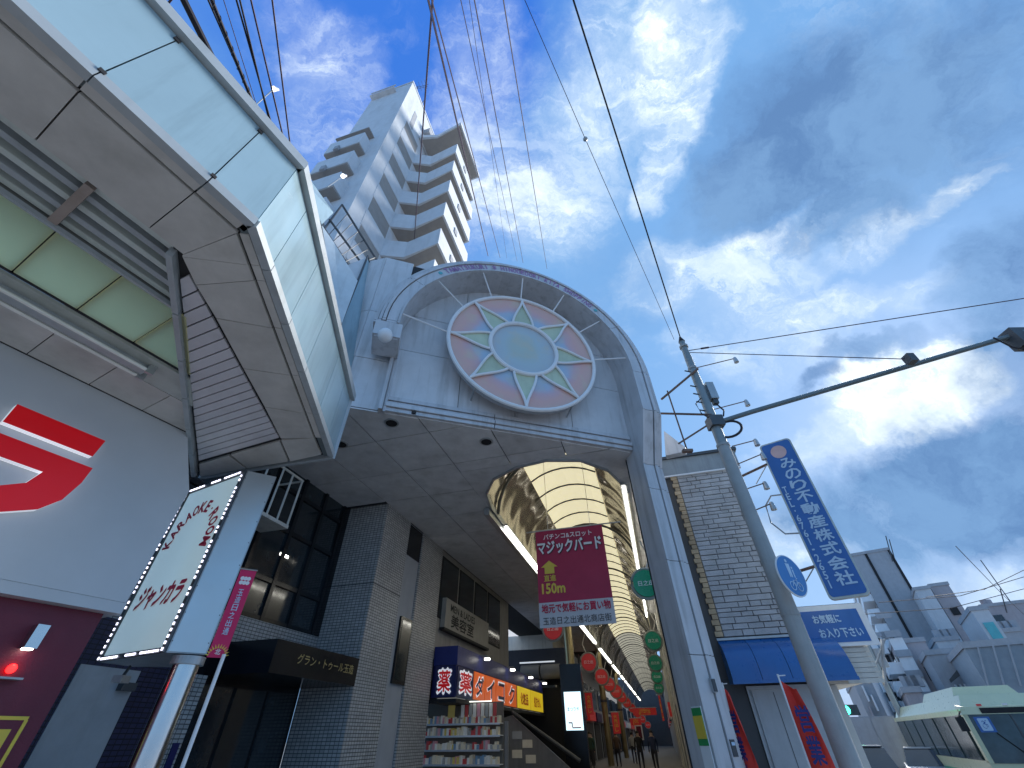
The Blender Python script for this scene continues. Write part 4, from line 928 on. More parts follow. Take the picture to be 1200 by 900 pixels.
# fan of panels round the chamfer
def pp(*q): return [P4(*a) for a in q]
OUT = pp((285, 275), (309, 318), (323, 385), (355, 441), (366, 485), (375, 512)); 
chain = [((213, 299), (287, 275)), ((213, 301), (303, 312)), ((229, 334), (309, 330)), ((253, 373), (325, 385)), ((285, 432), (353, 441)), ((310, 477), (366, 485)), ((329, 514), (378, 514))]
def OC(px, py, o):                                   # outer end of a joint, snapped to a line parallel with the fascia
    v = P4(px, py); t = (v[0] - C1[0]) * tx + (v[1] - C1[1]) * ty; return CP(max(.02, min(LN - .02, t)), o)
oc = [OC(*c[1], -.145) for c in chain]; oe = [(OC(*c[1], -.060), OC(*c[1], -.128)) for c in chain]
for k in range(len(chain) - 1): slab('soffit_panel', [P4(*chain[k][0]), oc[k], oc[k + 1], P4(*chain[k + 1][0])], AZ_, .03, SOFF, .006)
for k in range(len(chain) - 1): slab('edge_strip', [oe[k][0], oe[k + 1][0], oe[k + 1][1], oe[k][1]], AZ_ + .008, .03, SOFF, .003)
slab('soffit_panel', [P4(329, 516), oc[-1], CP(LN - .05, -.13), P4(340, 541)], AZ_, .03, SOFF)
slab('soffit_panel', pp((328, 517), (338, 541), (290, 549), (270, 533)), AZ_, .03, SOFF)
slab('soffit_panel', pp((268, 534), (288, 549), (234, 559), (233, 544)), AZ_, .03, SOFF)
# slatted triangle
TL = [P4(208, 300), P4(233, 541)]; TR = [P4(208, 300), P4(327, 514)]
NS = 19; SLATM = mat('lilac_slat', (.56, .55, .58), .5, var=.06, dirt=.12)
ts = [0.07 + .93 * (k / NS) ** .92 for k in range(NS + 1)]
for k in range(NS):
    def lp(T, t): return (T[0][0] + (T[1][0] - T[0][0]) * t, T[0][1] + (T[1][1] - T[0][1]) * t)
    a, b = ts[k], ts[k + 1] - .006
    q = [lp(TL, a), lp(TR, a), lp(TR, b), lp(TL, b)]
    aw.part('slat', MB().prism([(x, y, AZ_ + .004) for x, y in q], (0, 0, .02)), SLATM)
# side trim of the triangle
L0, L1 = P4(205, 297), P4(231, 556); M0, M1 = P4(197, 293), P4(226, 556)
for k in range(6):
    a, b = k / 6, (k + 1) / 6 - .004; f = lambda A, B, t: (A[0] + (B[0] - A[0]) * t, A[1] + (B[1] - A[1]) * t)
    q = [f(L0, L1, a), f(M0, M1, a), f(M0, M1, b), f(L0, L1, b)]; aw.part('corner_trim', MB().prism([(x, y, AZ_ - .05) for x, y in q], (0, 0, .1)), FTRIM)
# backing deck above everything
aw.part('deck', MB().prism([(-2.6, -6, AZ_ + .04), (-2.6, .45, AZ_ + .04), (C2[0] - .05, C2[1] - .05, AZ_ + .04), (E2[0], E2[1] - .02, AZ_ + .04), (-3.22, .3, AZ_ + .04), (-3.22, -6, AZ_ + .04)], (0, 0, .04)), DARKJ)
aw.part('roof_sheet', MB().prism([(-2.6, -6, FT - .2), (-2.6, .45, FT - .2), (C2[0] - .1, C2[1] - .1, FT - .2), (E2[0], E2[1] - .05, FT - .2), (-3.25, .3, FT - .2), (-3.25, -6, FT - .2)], (0, 0, .05)), SOFF)
# louvre slot: long rails with cross bearers
for k, r in enumerate((-3.27, -3.39, -3.52, -3.65, -3.77)):
    yend = min(1.4, .36 + (-3.23 - r) * 1.1 * -1 * -1 * .68); yend = .36 + (abs(r) - 3.23) * .68
    aw.part('louvre_rail', MB().box(r - .028, r + .028, -5, yend, AZ_ + .05, AZ_ + .20), mat('rail_paint', (.50, .55, .52), .4, var=.05, dirt=.2) if k % 2 == 0 else FTRIM)
aw.part('louvre_back', MB().box(-4.0, -3.1, -5, .9, AZ_ + .42, AZ_ + .45), mat('dull_rail_back', (.16, .17, .16), .7))
aw.part('slot_blocker', MB().box(-3.828, -3.812, -5, .72, AZ_ + .03, AZ_ + .46), MC['dull_rail_back'])  # board added to block the sky behind the louvre slot
for y in (-2.2, -.25): aw.part('cross_bearer', MB().box(-3.80, -3.24, y - .03, y + .03, AZ_ + .005, AZ_ + .048), mat('worn_bearer', (.30, .25, .22), .7, dirt=.3))
# green frosted glass
GT = mat('translucent_green_glass', (.70, .76, .58), .35, var=.05, dirt=.10, streak=1.2); _t = GT.node_tree; _b = _t.nodes['Principled BSDF']; _tr = _t.nodes.new('ShaderNodeBsdfTranslucent'); _tr.inputs[0].default_value = (1.0, .95, .66, 1); _mx = _t.nodes.new('ShaderNodeMixShader'); _mx.inputs[0].default_value = .8
_t.links.new(_b.outputs[0], _mx.inputs[1]); _t.links.new(_tr.outputs[0], _mx.inputs[2]); _t.links.new(_mx.outputs[0], _t.nodes['Material Output'].inputs[0])
for a, b in zip([-4.0, -3.0, -2.0, -1.2, -.66, -.20, .26, .73], [-3.0, -2.0, -1.2, -.66, -.20, .26, .73, 1.7]):
    r0, r1 = -3.83, -4.60
    e0 = min(b, .36 + .60 * .68 + .02) if b > .8 else b; e1 = min(b, .36 + 1.37 * .68) if b > .8 else b
    slab('glass_panel', [(r0, a), (r0, e0), (r1, e1), (r1, a)], AZ_, .02, GT, .010)
for y in (-3.0, -2.0, -1.2, -.66, -.20, .26, .73): aw.part('glazing_bar', MB().box(-4.64, -3.82, y - .012, y + .012, AZ_ + .021, AZ_ + .06), DARKJ)
aw.part('glazing_bar', MB().box(-4.665, -4.60, -5, 1.3, AZ_ + .021, AZ_ + .08), DARKJ)
aw.part('glass_rail', MB().box(-3.825, -3.795, -5, .72, AZ_ - .02, AZ_ + .02), FTRIM)
aw.part('light_trough', MB().prism([(-4.665, -5, AZ_ - .01), (-4.665, 1.33, AZ_ - .01), (-5.10, 1.62, AZ_ - .01), (-5.10, -5, AZ_ - .01)], (0, 0, .03)), mat('trough_paint', (.42, .45, .42), .4, dirt=.2))
lt = Thing('twin_tube_fitting', 'unlit twin fluorescent fitting along the awning soffit above the red letters', 'light fitting', RF, (-4.86, -.2, AZ_ - .12))
lt.part('body', MB().box(-4.93, -4.80, -.20, 1.0, AZ_ - .07, AZ_ - .012), FTRIM)
for r in (-4.775, -4.955):
    lt.part('tube', MB().tube([(r, -.2, AZ_ - .08), (r, .98, AZ_ - .08)], .020, 8), mat('unlit_tube', (.75, .76, .72), .2, coat=.5), smooth=True); lt.part('lampholder', MB().box(r - .02, r + .02, .98, 1.05, AZ_ - .11, AZ_ - .012), STEEL)
lt2 = Thing('twin_tube_fitting', 'second unlit twin fitting cut off by the left edge of the photo', 'light fitting', RF, (-4.86, -1.6, AZ_ - .12))
lt2.part('body', MB().box(-4.93, -4.80, -1.6, -.34, AZ_ - .07, AZ_ - .012), FTRIM)
for r in (-4.775, -4.955): lt2.part('tube', MB().tube([(r, -1.6, AZ_ - .08), (r, -.35, AZ_ - .08)], .020, 8), MC['unlit_tube'], smooth=True)
for a, b in zip([-4.1, -3.0, -1.9, -.8, -.25, .30, .84, 1.385], [-3.0, -1.9, -.8, -.25, .30, .84, 1.385, 2.0]):
    e0 = min(b, 1.60) ; slab('soffit_panel', [(-5.125, a), (-5.125, e0), (-5.70, min(b, 1.93)), (-5.70, a)], AZ_, .03, SOFF)
aw.part('deck', MB().prism([(-5.1, -5, AZ_ + .035), (-5.1, 1.6, AZ_ + .035), (-5.75, 2.0, AZ_ + .035), (-6.1, 2.0, AZ_ + .035), (-6.1, -5, AZ_ + .035)], (0, 0, .04)), DARKJ); aw.part('wall_flashing', MB().box(-5.96, -5.70, -8, 1.94, AZ_ - .002, AZ_ + .034), DARKJ)

# ================================================================== KARAOKE SHOP WALL
RW = -5.715
kw = Thing('sign_wall', 'smooth white shop wall above a maroon wall under the awning', 'shop wall', RF, (RW - .5, 0, 0))
kw.part('white_panel', MB().prism([(RW - .25, -8, 2.60), (RW - .25, 2.24, 2.60), (RW - .25, 2.27, 3.85), (RW - .25, 1.93, AZ_ - .004), (RW - .25, -8, AZ_ - .004)], (.25, 0, 0)), WALLW); kw.part('white_return', MB().box(RW - .40, RW - .004, -8, 2.25, 2.50, 2.598), WALLW)
kw.part('maroon_panel', MB().box(RW - .6, RW - .14, -8, 2.16, 0, 2.498), MAROON)
rl = Thing('red_katakana_letter', 'huge red acrylic letter with lit white sides on the white wall', 'letter', RF, (RW, .5, 3.2))
def onw(px, py): v = at_pl(px, py, RF, x=RW + .09); return V3((RW, v.y, v.z))
def letterpart(pts, name):
    mb = MB(); mb.prism([onw(*p) + V3((.09, 0, 0)) for p in pts], (.012, 0, 0)); rl.part(name, mb, REDP)
    mb = MB(); mb.prism([onw(*p) + V3((.012, 0, 0)) for p in pts], (.077, 0, 0)); rl.part('lit_side', mb, WLIT)
letterpart([(20, 474), (123, 517), (108, 535), (3, 494)], 'stroke')
letterpart([(-90, 470), (-70, 480), (0, 508), (108, 549), (95, 566), (72, 586), (44, 597), (0, 600), (-60, 596), (-60, 575), (0, 569), (30, 566), (50, 553), (0, 535), (-90, 500)], 'stroke')
dlm = Thing('wall_lamp', 'small steel up and down lamp on the maroon wall', 'lamp', RF, (RW - .14, 1.62, 2.1))
p = at_pl(42, 746, RF, x=RW - .06)
dlm.part('body', MB().box(RW - .14, RW - .02, p.y - .045, p.y + .045, p.z - .09, p.z + .09), CHROME); dlm.part('lens', MB().box(RW - .12, RW - .04, p.y - .03, p.y + .03, p.z - .10, p.z - .091), LAMPW)
p = at_pl(17, 783, RF, x=RW - .05)
rlm = Thing('red_warning_lamp', 'glowing red lamp on the maroon wall below the steel lamp', 'lamp', RF, (RW - .14, p.y, p.z)); rlm.part('dome', MB().ball((RW - .11, p.y, p.z), .035, 12, 8), REDLED, smooth=True); rlm.part('bracket', MB().box(RW - .14, RW - .05, p.y - .12, p.y + .1, p.z - .075, p.z - .06), STEEL)
p = at_pl(0, 862, RF, x=RW - .12)
po = Thing('wall_poster', 'small gold framed food poster at the bottom left on the maroon wall', 'poster', RF, (RW - .14, p.y, p.z - .2)); po.part('sheet', MB().box(RW - .14, RW - .125, p.y - .25, p.y + .10, p.z - .25, p.z + .10), MAROON); po.part('frame', MB().box(RW - .14, RW - .12, p.y - .28, p.y + .12, p.z + .10, p.z + .125).box(RW - .14, RW - .12, p.y + .10, p.y + .125, p.z - .25, p.z + .10), YELP); po.part('picture', MB().box(RW - .125, RW - .121, p.y - .2, p.y + .05, p.z - .2, p.z + .04), YELP)

# karaoke sign (three sided box) - frame: x along the printed face
KA, KB, KC = V3((-4.62, 5.46, 0)), V3((-3.50, 4.87, 0)), V3((-3.20, 5.05, 0))
ks = Thing('karaoke_sign', 'tall white lit karaoke sign with red lettering and strips of small lights', 'sign', WF, (-4.0, 5.2, 2.18))
ux = (KB - KA).normalized(); fn = V3((ux.y, -ux.x, 0)); 
if fn.y > 0: fn = -fn
z0, z1 = 2.19, 4.22; KL = (KB - KA).length
def KP(u, z, o=0): return KA + ux * (KL * u) + UZ * z + fn * o
ks.part('body', MB().prism([KA + UZ * z0, KB + UZ * z0, KC + UZ * z0, KC + V3((-.9, .9, z0)), KA + V3((.1, .4, z0))], (0, 0, z1 - z0)), STEEL)
face = ks.part('face', MB().prism([KP(.05, z0 + .05, .002), KP(.95, z0 + .05, .002), KP(.95, z1 - .05, .002), KP(.05, z1 - .05, .002)], fn * .012), SIGNW)
mb = MB()
for a, b, c, d in ((0, .045, z0, z1), (.955, 1, z0, z1), (.045, .955, z0, z0 + .045), (.045, .955, z1 - .045, z1)): mb.prism([KP(a, c, .002), KP(b, c, .002), KP(b, d, .002), KP(a, d, .002)], fn * .03)
ks.part('frame', mb, DSTEEL)
mb = MB(); n = 36
for k in range(n):
    if (k // 4) % 3 == 2 and k % 4 in (0, 3): continue
    z = z0 + (z1 - z0) * (k + .5) / n
    for u in (.022, .978): mb.prism([KP(u - .008, z - .013, .034), KP(u + .008, z - .013, .034), KP(u + .008, z + .013, .034), KP(u - .008, z + .013, .034)], fn * .008)
for k in range(16):
    if k in (5, 6, 10): continue
    u = .06 + .88 * (k + .5) / 16
    for z in (z0 + .02, z1 - .02): mb.prism([KP(u - .019, z - .010, .034), KP(u + .019, z - .010, .034), KP(u + .019, z + .010, .034), KP(u - .019, z + .010, .034)], fn * .008)
ks.part('light_strip', mb, LED, stuff=True)
# arc lettering KARAOKE.ROOM
mb = MB(); w_ = 'KARAOKE・ROOM'; cu, cz, rr = .50, 3.42, .43
for i, chh in enumerate(w_):
    a = R(178 - 190 * (i + .0) / (len(w_) - 1)); c = KP(cu, 0, .018) + ux * (rr * math.cos(a)) + UZ * (cz + rr * 1.0 * math.sin(a)); t_ = ux * math.sin(a) - UZ * math.cos(a); r_ = ux * math.cos(a) + UZ * math.sin(a)
    text_mesh(chh, c, t_, r_, .105 if chh != '・' else .06, .15 if chh != '・' else .06, .05, .002, 0, mb)
ks.part('arc_lettering', mb, REDL, parent=face)
ks.text('ジャンカラ', KP(.50, 2.79, .018), ux, UZ, .86, .25, REDL, bold=.06, parent=face, shear=.12)
u2 = (KC - KB).normalized(); n2_ = V3((u2.y, -u2.x, 0))
ks.part('side_panel', MB().prism([KB + UZ * (z0 + .01) + n2_ * .002 + u2 * .012, KC + UZ * (z0 + .01) + n2_ * .002 - u2 * .012, KC + UZ * (z1 - .01) + n2_ * .002 - u2 * .012, KB + UZ * (z1 - .01) + n2_ * .002 + u2 * .012], n2_ * .01), mat('brushed_side', (.56, .60, .60), .3, .75, var=.06, vs=1.2))
mb = MB()
for k in range(8):
    for s_ in (.03, .94): c = KB + (KC - KB) * s_ + UZ * (z0 + .1 + k * .26) + n2_ * .012; mb.tube([c, c + n2_ * .004], .006, 6)
ks.part('rivets', mb, DSTEEL, stuff=True)
ks.part('wall_bracket', MB().box(-5.0, -4.5, 5.5, 5.62, 3.3, 3.6), BLKM)
# shopping street flag beside it
fg = Thing('street_flag', 'crimson shopping street flag with a yellow sun hanging beside the karaoke sign', 'flag', WF, (-3.1, 5.1, 2.17))
FA = KC + u2 * .01; fu = V3((.87, .49, 0)).normalized(); fnn = V3((fu.y, -fu.x, 0))
FWd = .165; fz0, fz1 = 2.17, 3.03
def FP(u, z, o=0): return FA + fu * (FWd * u) + UZ * z + fnn * o
CRIM = mat('crimson_cloth', (.52, .015, .10), .6, emit=.03, var=.05)
cl = fg.part('cloth', MB().prism([FP(0, fz0), FP(1, fz0), FP(1, fz1), FP(0, fz1)], fnn * -.006), CRIM); fg.part('rod', MB().tube([FP(-.1, fz1 + .01), FP(1.05, fz1 + .01)], .007, 6), STEEL)
fg.text('玉造日之出通', FP(.5, 2.60, .003), fu, UZ, .055, .46, PALEB, vertical=True, bold=.01, parent=cl)
mb = MB()
for i in range(3):
    for j in range(2): mb.tube([FP(.30 + .2 * i, 2.895 + .045 * j, .003), FP(.30 + .2 * i, 2.895 + .045 * j, .006)], .021, 12)
fg.part('flower_mark', mb, WHTL, parent=cl)
mb = MB(); mb.poly([FP(.5 + .42 * math.cos(R(a)), fz0 + .01 + .085 * math.sin(R(a)), .003) for a in range(0, 181, 15)])
mb2 = MB()
for k in range(12):
    a = R(8 + 15 * k); p = lambda r_, aa: FP(.5 + r_ * math.cos(aa) / FWd, fz0 + .01 + r_ * math.sin(aa), .004)
    mb2.poly([p(.075, a - .1), p(.115, a), p(.075, a + .1)])
mb3 = MB(); mb3.poly([FP(.5 + .46 * math.cos(R(a)), fz0 + .01 + .078 * math.sin(R(a)), .0035) for a in range(0, 181, 15)])
fg.part('sun_rays', mb2, YELP, parent=cl); fg.text('北', FP(.5, fz0 + .05, .006), fu, UZ, .05, .05, WHTL, bold=.02, parent=cl)
# post and polished column
pc = at_d(189, 850, 6.05); col_ = Thing('steel_column', 'round polished steel column under the karaoke sign', 'column', WF, (pc.x, pc.y, 0))
col_.part('shaft', MB().tube([(pc.x, pc.y, 0), (pc.x, pc.y, 2.16)], .12, 28), CHROME, smooth=True); col_.part('collar', MB().tube([(pc.x, pc.y, 2.10), (pc.x, pc.y, 2.17)], .15, 28), STEEL)
pc2 = at_d(243, 820, 5.95); single('flag_pole', 'thin white pole below the crimson flag', 'pole', WF, (pc2.x, pc2.y, 0), MB().tube([(pc2.x, pc2.y, 0), (pc2.x, pc2.y, 2.2)], .019, 10), WHITE, smooth=True)
cm = at_d(142, 796, 6.6); cmr = Thing('security_camera', 'small grey camera on a bracket left of the polished column', 'camera', WF, (cm.x, cm.y, cm.z)); cmr.part('body', MB().box(cm.x - .05, cm.x + .05, cm.y - .06, cm.y + .06, cm.z - .03, cm.z + .03), STEEL); cmr.part('bracket', MB().tube([(cm.x, cm.y, cm.z + .02), (cm.x - .05, cm.y + .1, cm.z + .12)], .015, 6), DSTEEL)

# pieces standing above the awning: neighbour panel, glossy curved panel, rail
def quadthing(name, label, cat, pts_d, m, t=.05, part='panel'):
    P = [at_d(px, py, d, AF) for px, py, d in pts_d]; nrm = (P[1] - P[0]).cross(P[2] - P[0]).normalized() * t; c = sum(P, V3()) / len(P)
    T_ = Thing(name, label, cat, AF, (c.x, c.y, min(p.z for p in P))); T_.part(part, MB().prism(P, nrm), m); return T_, P, nrm
T1, P, nn_ = quadthing('fin_panel', 'upright pale blue glossy panel squeezed between the awning and the gate', 'panel', [(398, 382, 7.4), (431, 300, 7.9), (439, 336, 8.0), (411, 432, 7.5)], FASC)
T1.part('edge_trim', MB().tube([P[0], P[1], P[2]], .03, 6), DSTEEL)
T2, P, nn_ = quadthing('glossy_screen', 'glossy white curved screen with a dark seam above the awning edge', 'panel', [(376, 262, 7.0), (392, 285, 7.1), (419, 329, 7.2), (400, 381, 7.2), (385, 340, 7.0)], mat('gloss_white', (.62, .70, .74), .10, coat=.6, dirt=.2))
T2.part('seam', MB().tube([P[0], at_d(388, 335, 6.95, AF), P[3]], .018, 5), DSTEEL)
T3, P, nn_ = quadthing('roof_panel', 'small pale blue roof panel rising behind the corner of the awning', 'panel', [(353, 200, 6.6), (356, 216, 6.6), (375, 264, 6.8), (389, 250, 7.2), (372, 226, 7.0)], FASC)
rt_ = Thing('roof_railing', 'dark mesh railing on the low roof in front of the tower', 'railing', AF, (-6.5, 4, 9.5))
def pt(px, py, d): return at_d(px, py, d, AF)
for a, b in (((380, 268), (401, 240)), ((401, 240), (446, 312)), ((386, 257), (432, 320)), ((380, 268), (415, 322))): rt_.part('rail', MB().tube([pt(*a, 8.2), pt(*b, 8.4)], .035, 6), DSTEEL)
for k in range(8):
    t = k / 7; rt_.part('baluster', MB().tube([pt(401 + 45 * t, 240 + 72 * t, 8.3), pt(380 + 35 * t, 268 + 54 * t, 8.2)], .012, 4), DSTEEL)
T4, P, nn_ = quadthing('roof_fascia', 'pale triangular fascia piece beside the dark rail above the awning', 'panel', [(404, 312, 7.9), (431, 301, 7.9), (420, 328, 7.8)], PANEL)
for nm, lab, L0_, L1_, d in (('floodlight', 'lit floodlight on a short arm above the awning edge against the sky', (321, 104), (301, 122), 6.0), ('floodlight', 'second lit floodlight in front of the tower balconies', (402, 206), (388, 216), 6.5)):
    a, b = at_d(*L0_, d), at_d(*L1_, d); t = Thing(nm, lab, 'lamp', WF, tuple(b)); dd = (a - b).normalized()
    t.part('arm', MB().tube([b - dd * .2, a], .015, 6), STEEL); t.part('lens', MB().ball(a + V3((0, 0, -.03)), .05, 12, 8), LAMPW, smooth=True); t.part('shade', MB().tube([a + V3((0, 0, -.0)), a + V3((.05, .04, .10))], [.06, .03], 12), WHITE)

# ================================================================== STONE-FACED SHOP TO THE RIGHT OF THE GATE
SA = 11.5
sb = Thing('stone_faced_shop', 'shop faced with grey stone strips, ochre brick edge and a grey parapet', 'building', AF, (2, SA, 0))
sb.part('wall', MB().box(.7, 3.24, SA + .012, SA + 8, 0, 7.5), MORTAR)
sb.part('parapet', MB().box(.66, 3.28, SA - .06, SA + 8, 7.10, 7.60), mat('grey_blue_parapet', (.30, .34, .36), .6, dirt=.3)); sb.part('parapet_cap', MB().box(.6, 3.34, SA - .12, SA + .3, 7.60, 7.68), DSTEEL); sb.part('flashing', MB().box(.66, 3.28, SA - .075, SA - .0, 7.055, 7.098), WHITE)
z = 3.15; RH = .1; cnt = 0; smesh = {}
while z < 7.03:
    h = rnd.choice((.085, .10, .115, .13)); x = 1.60
    while x < 3.22:
        w = min(rnd.choice((.24, .32, .4, .5)), 3.235 - x)
        if w < .05: break
        if 3.235 - x - w < .06: w = 3.235 - x
        d = rnd.uniform(.0, .02); cnt += 1
        mb = MB(); mb.hexa([(x + .005, SA + .012, z + .005), (x + w - .005, SA + .012, z + .005), (x + w - .005, SA + .012, z + h - .005), (x + .005, SA + .012, z + h - .005)], [(x + .009, SA - .012 - d, z + .009), (x + w - .009, SA - .012 - d, z + .009), (x + w - .009, SA - .012 - d, z + h - .009), (x + .009, SA - .012 - d, z + h - .009)])
        if cnt <= 298: sb.part('stone', mb, STONEM)
        else:
            smesh.setdefault('m', MB()); b_ = smesh['m']; i = len(b_.v); b_.v += mb.v; b_.f += [[q + i for q in f] for f in mb.f]; b_.m += mb.m
        x += w
    z += h
if smesh: sb.part('upper_stones', smesh['m'], STONEM, stuff=True)
z = 3.15; k = 0
while z < 7.0:
    w = .12 if k % 2 else .16; sb.part('brick', MB().box(1.585 - w, 1.585, SA - .05, SA + .01, z + .006, z + .105), BRICKM); z += .112; k += 1
sb.part('lower_wall', MB().box(1.3, 1.70, SA - .02, SA + .01, 0, 2.4), mat('dark_tile', (.05, .055, .06), .5)); 
sh = sb.part('shutter', MB().box(1.74, 3.20, SA - .02, SA + .01, 0, 2.20), SHUT)
for x in (1.72, 1.80, 3.18): sb.part('shutter_frame', MB().box(x, x + .035, SA - .06, SA - .021, 0, 2.24), SHUT, parent=sh)
for x in (2.2, 2.6, 2.9): sb.part('shutter_seam', MB().box(x, x + .012, SA - .026, SA - .021, 0, 2.15), DSTEEL, parent=sh)
sb.part('shutter_head', MB().box(1.72, 3.22, SA - .07, SA - .021, 2.2, 2.26), SHUT)
# blue barrel awning
ba = Thing('blue_awning', 'blue barrel shaped metal awning below the stone facing', 'awning', AF, (2.6, SA - .4, 2.3))
for x0, x1 in ((1.44, 1.98), (1.99, 2.52), (2.53, 3.08), (3.09, 3.62)):
    mb = MB(); n = 10
    prof = [(SA - .0, 3.08)] + [(SA - .0 - .62 * math.sin(R(a)) , 2.36 + .66 * math.cos(R(a))) for a in range(8, 91, 9)] + [(SA - .63, 2.28)]
    mb.hexa([(x0, y, z) for y, z in prof] + [(x0, SA, 2.30)], [(x1, y, z) for y, z in prof] + [(x1, SA, 2.30)]); ba.part('awning_panel', mb, BLUAWN, smooth=True)
ba.part('valance', MB().box(1.43, 3.63, SA - .64, SA - .62, 2.26, 2.32), BLUAWN); ba.part('fixing_rail', MB().box(1.43, 3.63, SA - .03, SA - .015, 3.085, 3.13), STEEL)
# annex with white fascia and blue notice
ax = Thing('white_annex', 'low white annex with clapboard wall behind the pole', 'building', AF, (3.9, SA + .3, 0))
ax.part('wall', MB().box(3.25, 3.9, SA + .1, SA + 3, 2.25, 3.5), CREAM); ax.part('lower_wall', MB().box(3.25, 3.42, SA + .1, SA + 3, 0, 2.24), CREAM)
for k in range(8): ax.part('clapboard', MB().box(3.63, 4.25, SA + .02, SA + .045, 2.25 + .085 * k, 2.325 + .085 * k), CREAM)
ax.part('head', MB().box(3.25, 4.42, SA + .02, SA + .3, 3.58, 3.64), BLKM); ax.part('side_board', MB().box(3.3, 4.20, SA + .05, SA + .09, 2.30, 3.56), WHITE)
nb = Thing('notice_board', 'blue and white notice board with two lines of white kana behind the pole', 'sign', AF, (3.9, SA, 2.9))
A_ = at_pl(1003, 716, AF, y=SA); B_ = at_pl(1014, 752, AF, y=SA)
nb.part('board', MB().box(3.2, 4.47, SA - .05, SA, 2.86, 3.62), WHITE); nf = nb.part('blue_field', MB().box(3.24, 4.34, SA - .06, SA - .051, 2.93, 3.52), BLUS)
nb.text('お気軽に', (3.70, SA - .066, 3.36), UX, UZ, .52, .16, PALEB, bold=.03, parent=nf); nb.text('お入り下さい', (3.86, SA - .066, 3.10), UX, UZ, .80, .17, PALEB, bold=.03, parent=nf)
nb.part('bracket', MB().tube([(4.25, SA + .1, 2.2), (4.55, SA, 2.95)], .035, 6), STEEL); nb.part('bracket', MB().tube([(4.0, SA + .1, 2.25), (4.6, SA, 2.95)], .02, 6), STEEL)

# ================================================================== BLUE ESTATE AGENT SIGN
mp = at_d(952, 610, 11.0); MF = (mp.x, mp.y, -R(35.2))
es = Thing('estate_agent_sign', 'tall blue hanging sign with white kanji and a pink disc at its top', 'sign', MF, (0, 0, 3.4))
ew, ez0, ez1 = .345, 3.50, 7.02
def rrect(w, z0, z1, r, y, n=5):
    pts = []
    for cx, cz, a0 in ((w - r, z0 + r, -90), (w - r, z1 - r, 0), (-w + r, z1 - r, 90), (-w + r, z0 + r, 180)):
        for k in range(n + 1): a = R(a0 + 90 * k / n); pts.append((cx + r * math.cos(a), y, cz + r * math.sin(a)))
    return pts
es.part('case', MB().prism(rrect(ew, ez0, ez1, .09, -.07), (0, .16, 0)), mat('grey_case', (.48, .54, .52), .5, dirt=.25)); fc = es.part('face', MB().prism(rrect(ew - .035, ez0 + .035, ez1 - .035, .07, -.078), (0, .01, 0)), BLUS)
es.part('disc', MB().tube([(0, -.084, ez1 - .29), (0, -.078, ez1 - .29)], .165, 24), PINKF, parent=fc)
es.text('みのり不動産株式会社', (.07, -.082, 5.12), UX, UZ, .32, 2.85, PALEB, vertical=True, bold=.026, parent=fc)
es.text('TEL.6761-2651', (-.225, -.082, 4.78), UX, UZ, .085, 2.2, PALEB, vertical=True, bold=.02, parent=fc)
for z in (6.55, 4.15): es.part('bracket', MB().tube([(-ew, .02, z), (-1.15, .25, z - .05)], .03, 6), RUST); es.part('brace', MB().tube([(-ew - .02, .02, z - .02), (-.75, .15, z - .35)], .012, 5), STEEL)
es.part('conduit', MB().tube([(-ew, .02, 5.75), (-.55, .02, 5.78), (-.74, .05, 5.6), (-.78, .05, 5.2), (-.6, .05, 4.9), (-ew, .03, 4.85)], .018, 6), STEEL, smooth=True)

# ================================================================== TRAFFIC POLE WITH ARM
pb = at_d(985, 868, 9.2); PX, PY = pb.x, pb.y
tp = Thing('utility_pole', 'tall grey tapered street pole leaning slightly in the lens, with clamps and boxes', 'pole', WF, (PX, PY, 0))
tp.part('shaft', MB().tube([(PX, PY, -.2), (PX, PY, 3.4), (PX, PY, 6.4)], [.155, .138, .125], 24), CONC, smooth=True)
tp.part('shaft_top', MB().tube([(PX, PY, 6.4), (PX, PY, 9.0), (PX, PY, 9.75)], [.115, .095, .07], 16), mat('pole_top', (.25, .29, .30), .5, .3), smooth=True)
for z in (3.05, 3.9, 6.38, 6.9, 7.1, 8.7, 9.5): tp.part('band', MB().tube([(PX, PY, z - .03), (PX, PY, z + .03)], .15 if z < 3.2 else (.14 if z < 6.5 else .112), 16), CONC)
AZ1 = sight(1190, 392); ad_ = V3((sight(1190, 392).x, sight(1190, 392).y, 0))
P0a = V3((PX, PY, 6.98)); 
def on_line_z(px, py, z): v = at_z(px, py, z); return v
e1 = at_z(1184, 394, 7.25); e2 = at_z(1330, 350, 7.35)
tp.part('signal_arm', MB().tube([P0a, P0a.lerp(e1, .15) + V3((0, 0, .02)), e1, e2], [.055, .055, .05, .045], 10), mat('arm_paint', (.16, .20, .21), .45, .3), smooth=True)
c_ = P0a.lerp(e1, .045) + V3((0, 0, -.24)); mb = MB(); n = 20; dirv = (e1 - P0a).normalized()
mb.tube([c_ + dirv * (.26 * math.cos(6.2832 * k / n)) + UZ * (.20 * math.sin(6.2832 * k / n)) for k in range(n + 1)], .028, 7, cap=False); tp.part('cable_loop', mb, CABLE, smooth=True)
tp.part('clamp', MB().box(PX - .14, PX + .16, PY - .17, PY + .12, 6.85, 7.12), DSTEEL)
tp.part('junction_box', MB().box(PX + .12, PX + .30, PY - .12, PY + .06, 7.65, 8.15), STEEL); tp.part('junction_foot', MB().box(PX + .15, PX + .27, PY - .09, PY + .03, 7.52, 7.65), DSTEEL)
for k, z in enumerate((7.35, 7.6, 7.85, 8.1, 8.6)): tp.part('step_bolt', MB().tube([(PX - .1, PY, z), (PX - .24, PY - .04, z)], .018, 5), DSTEEL)
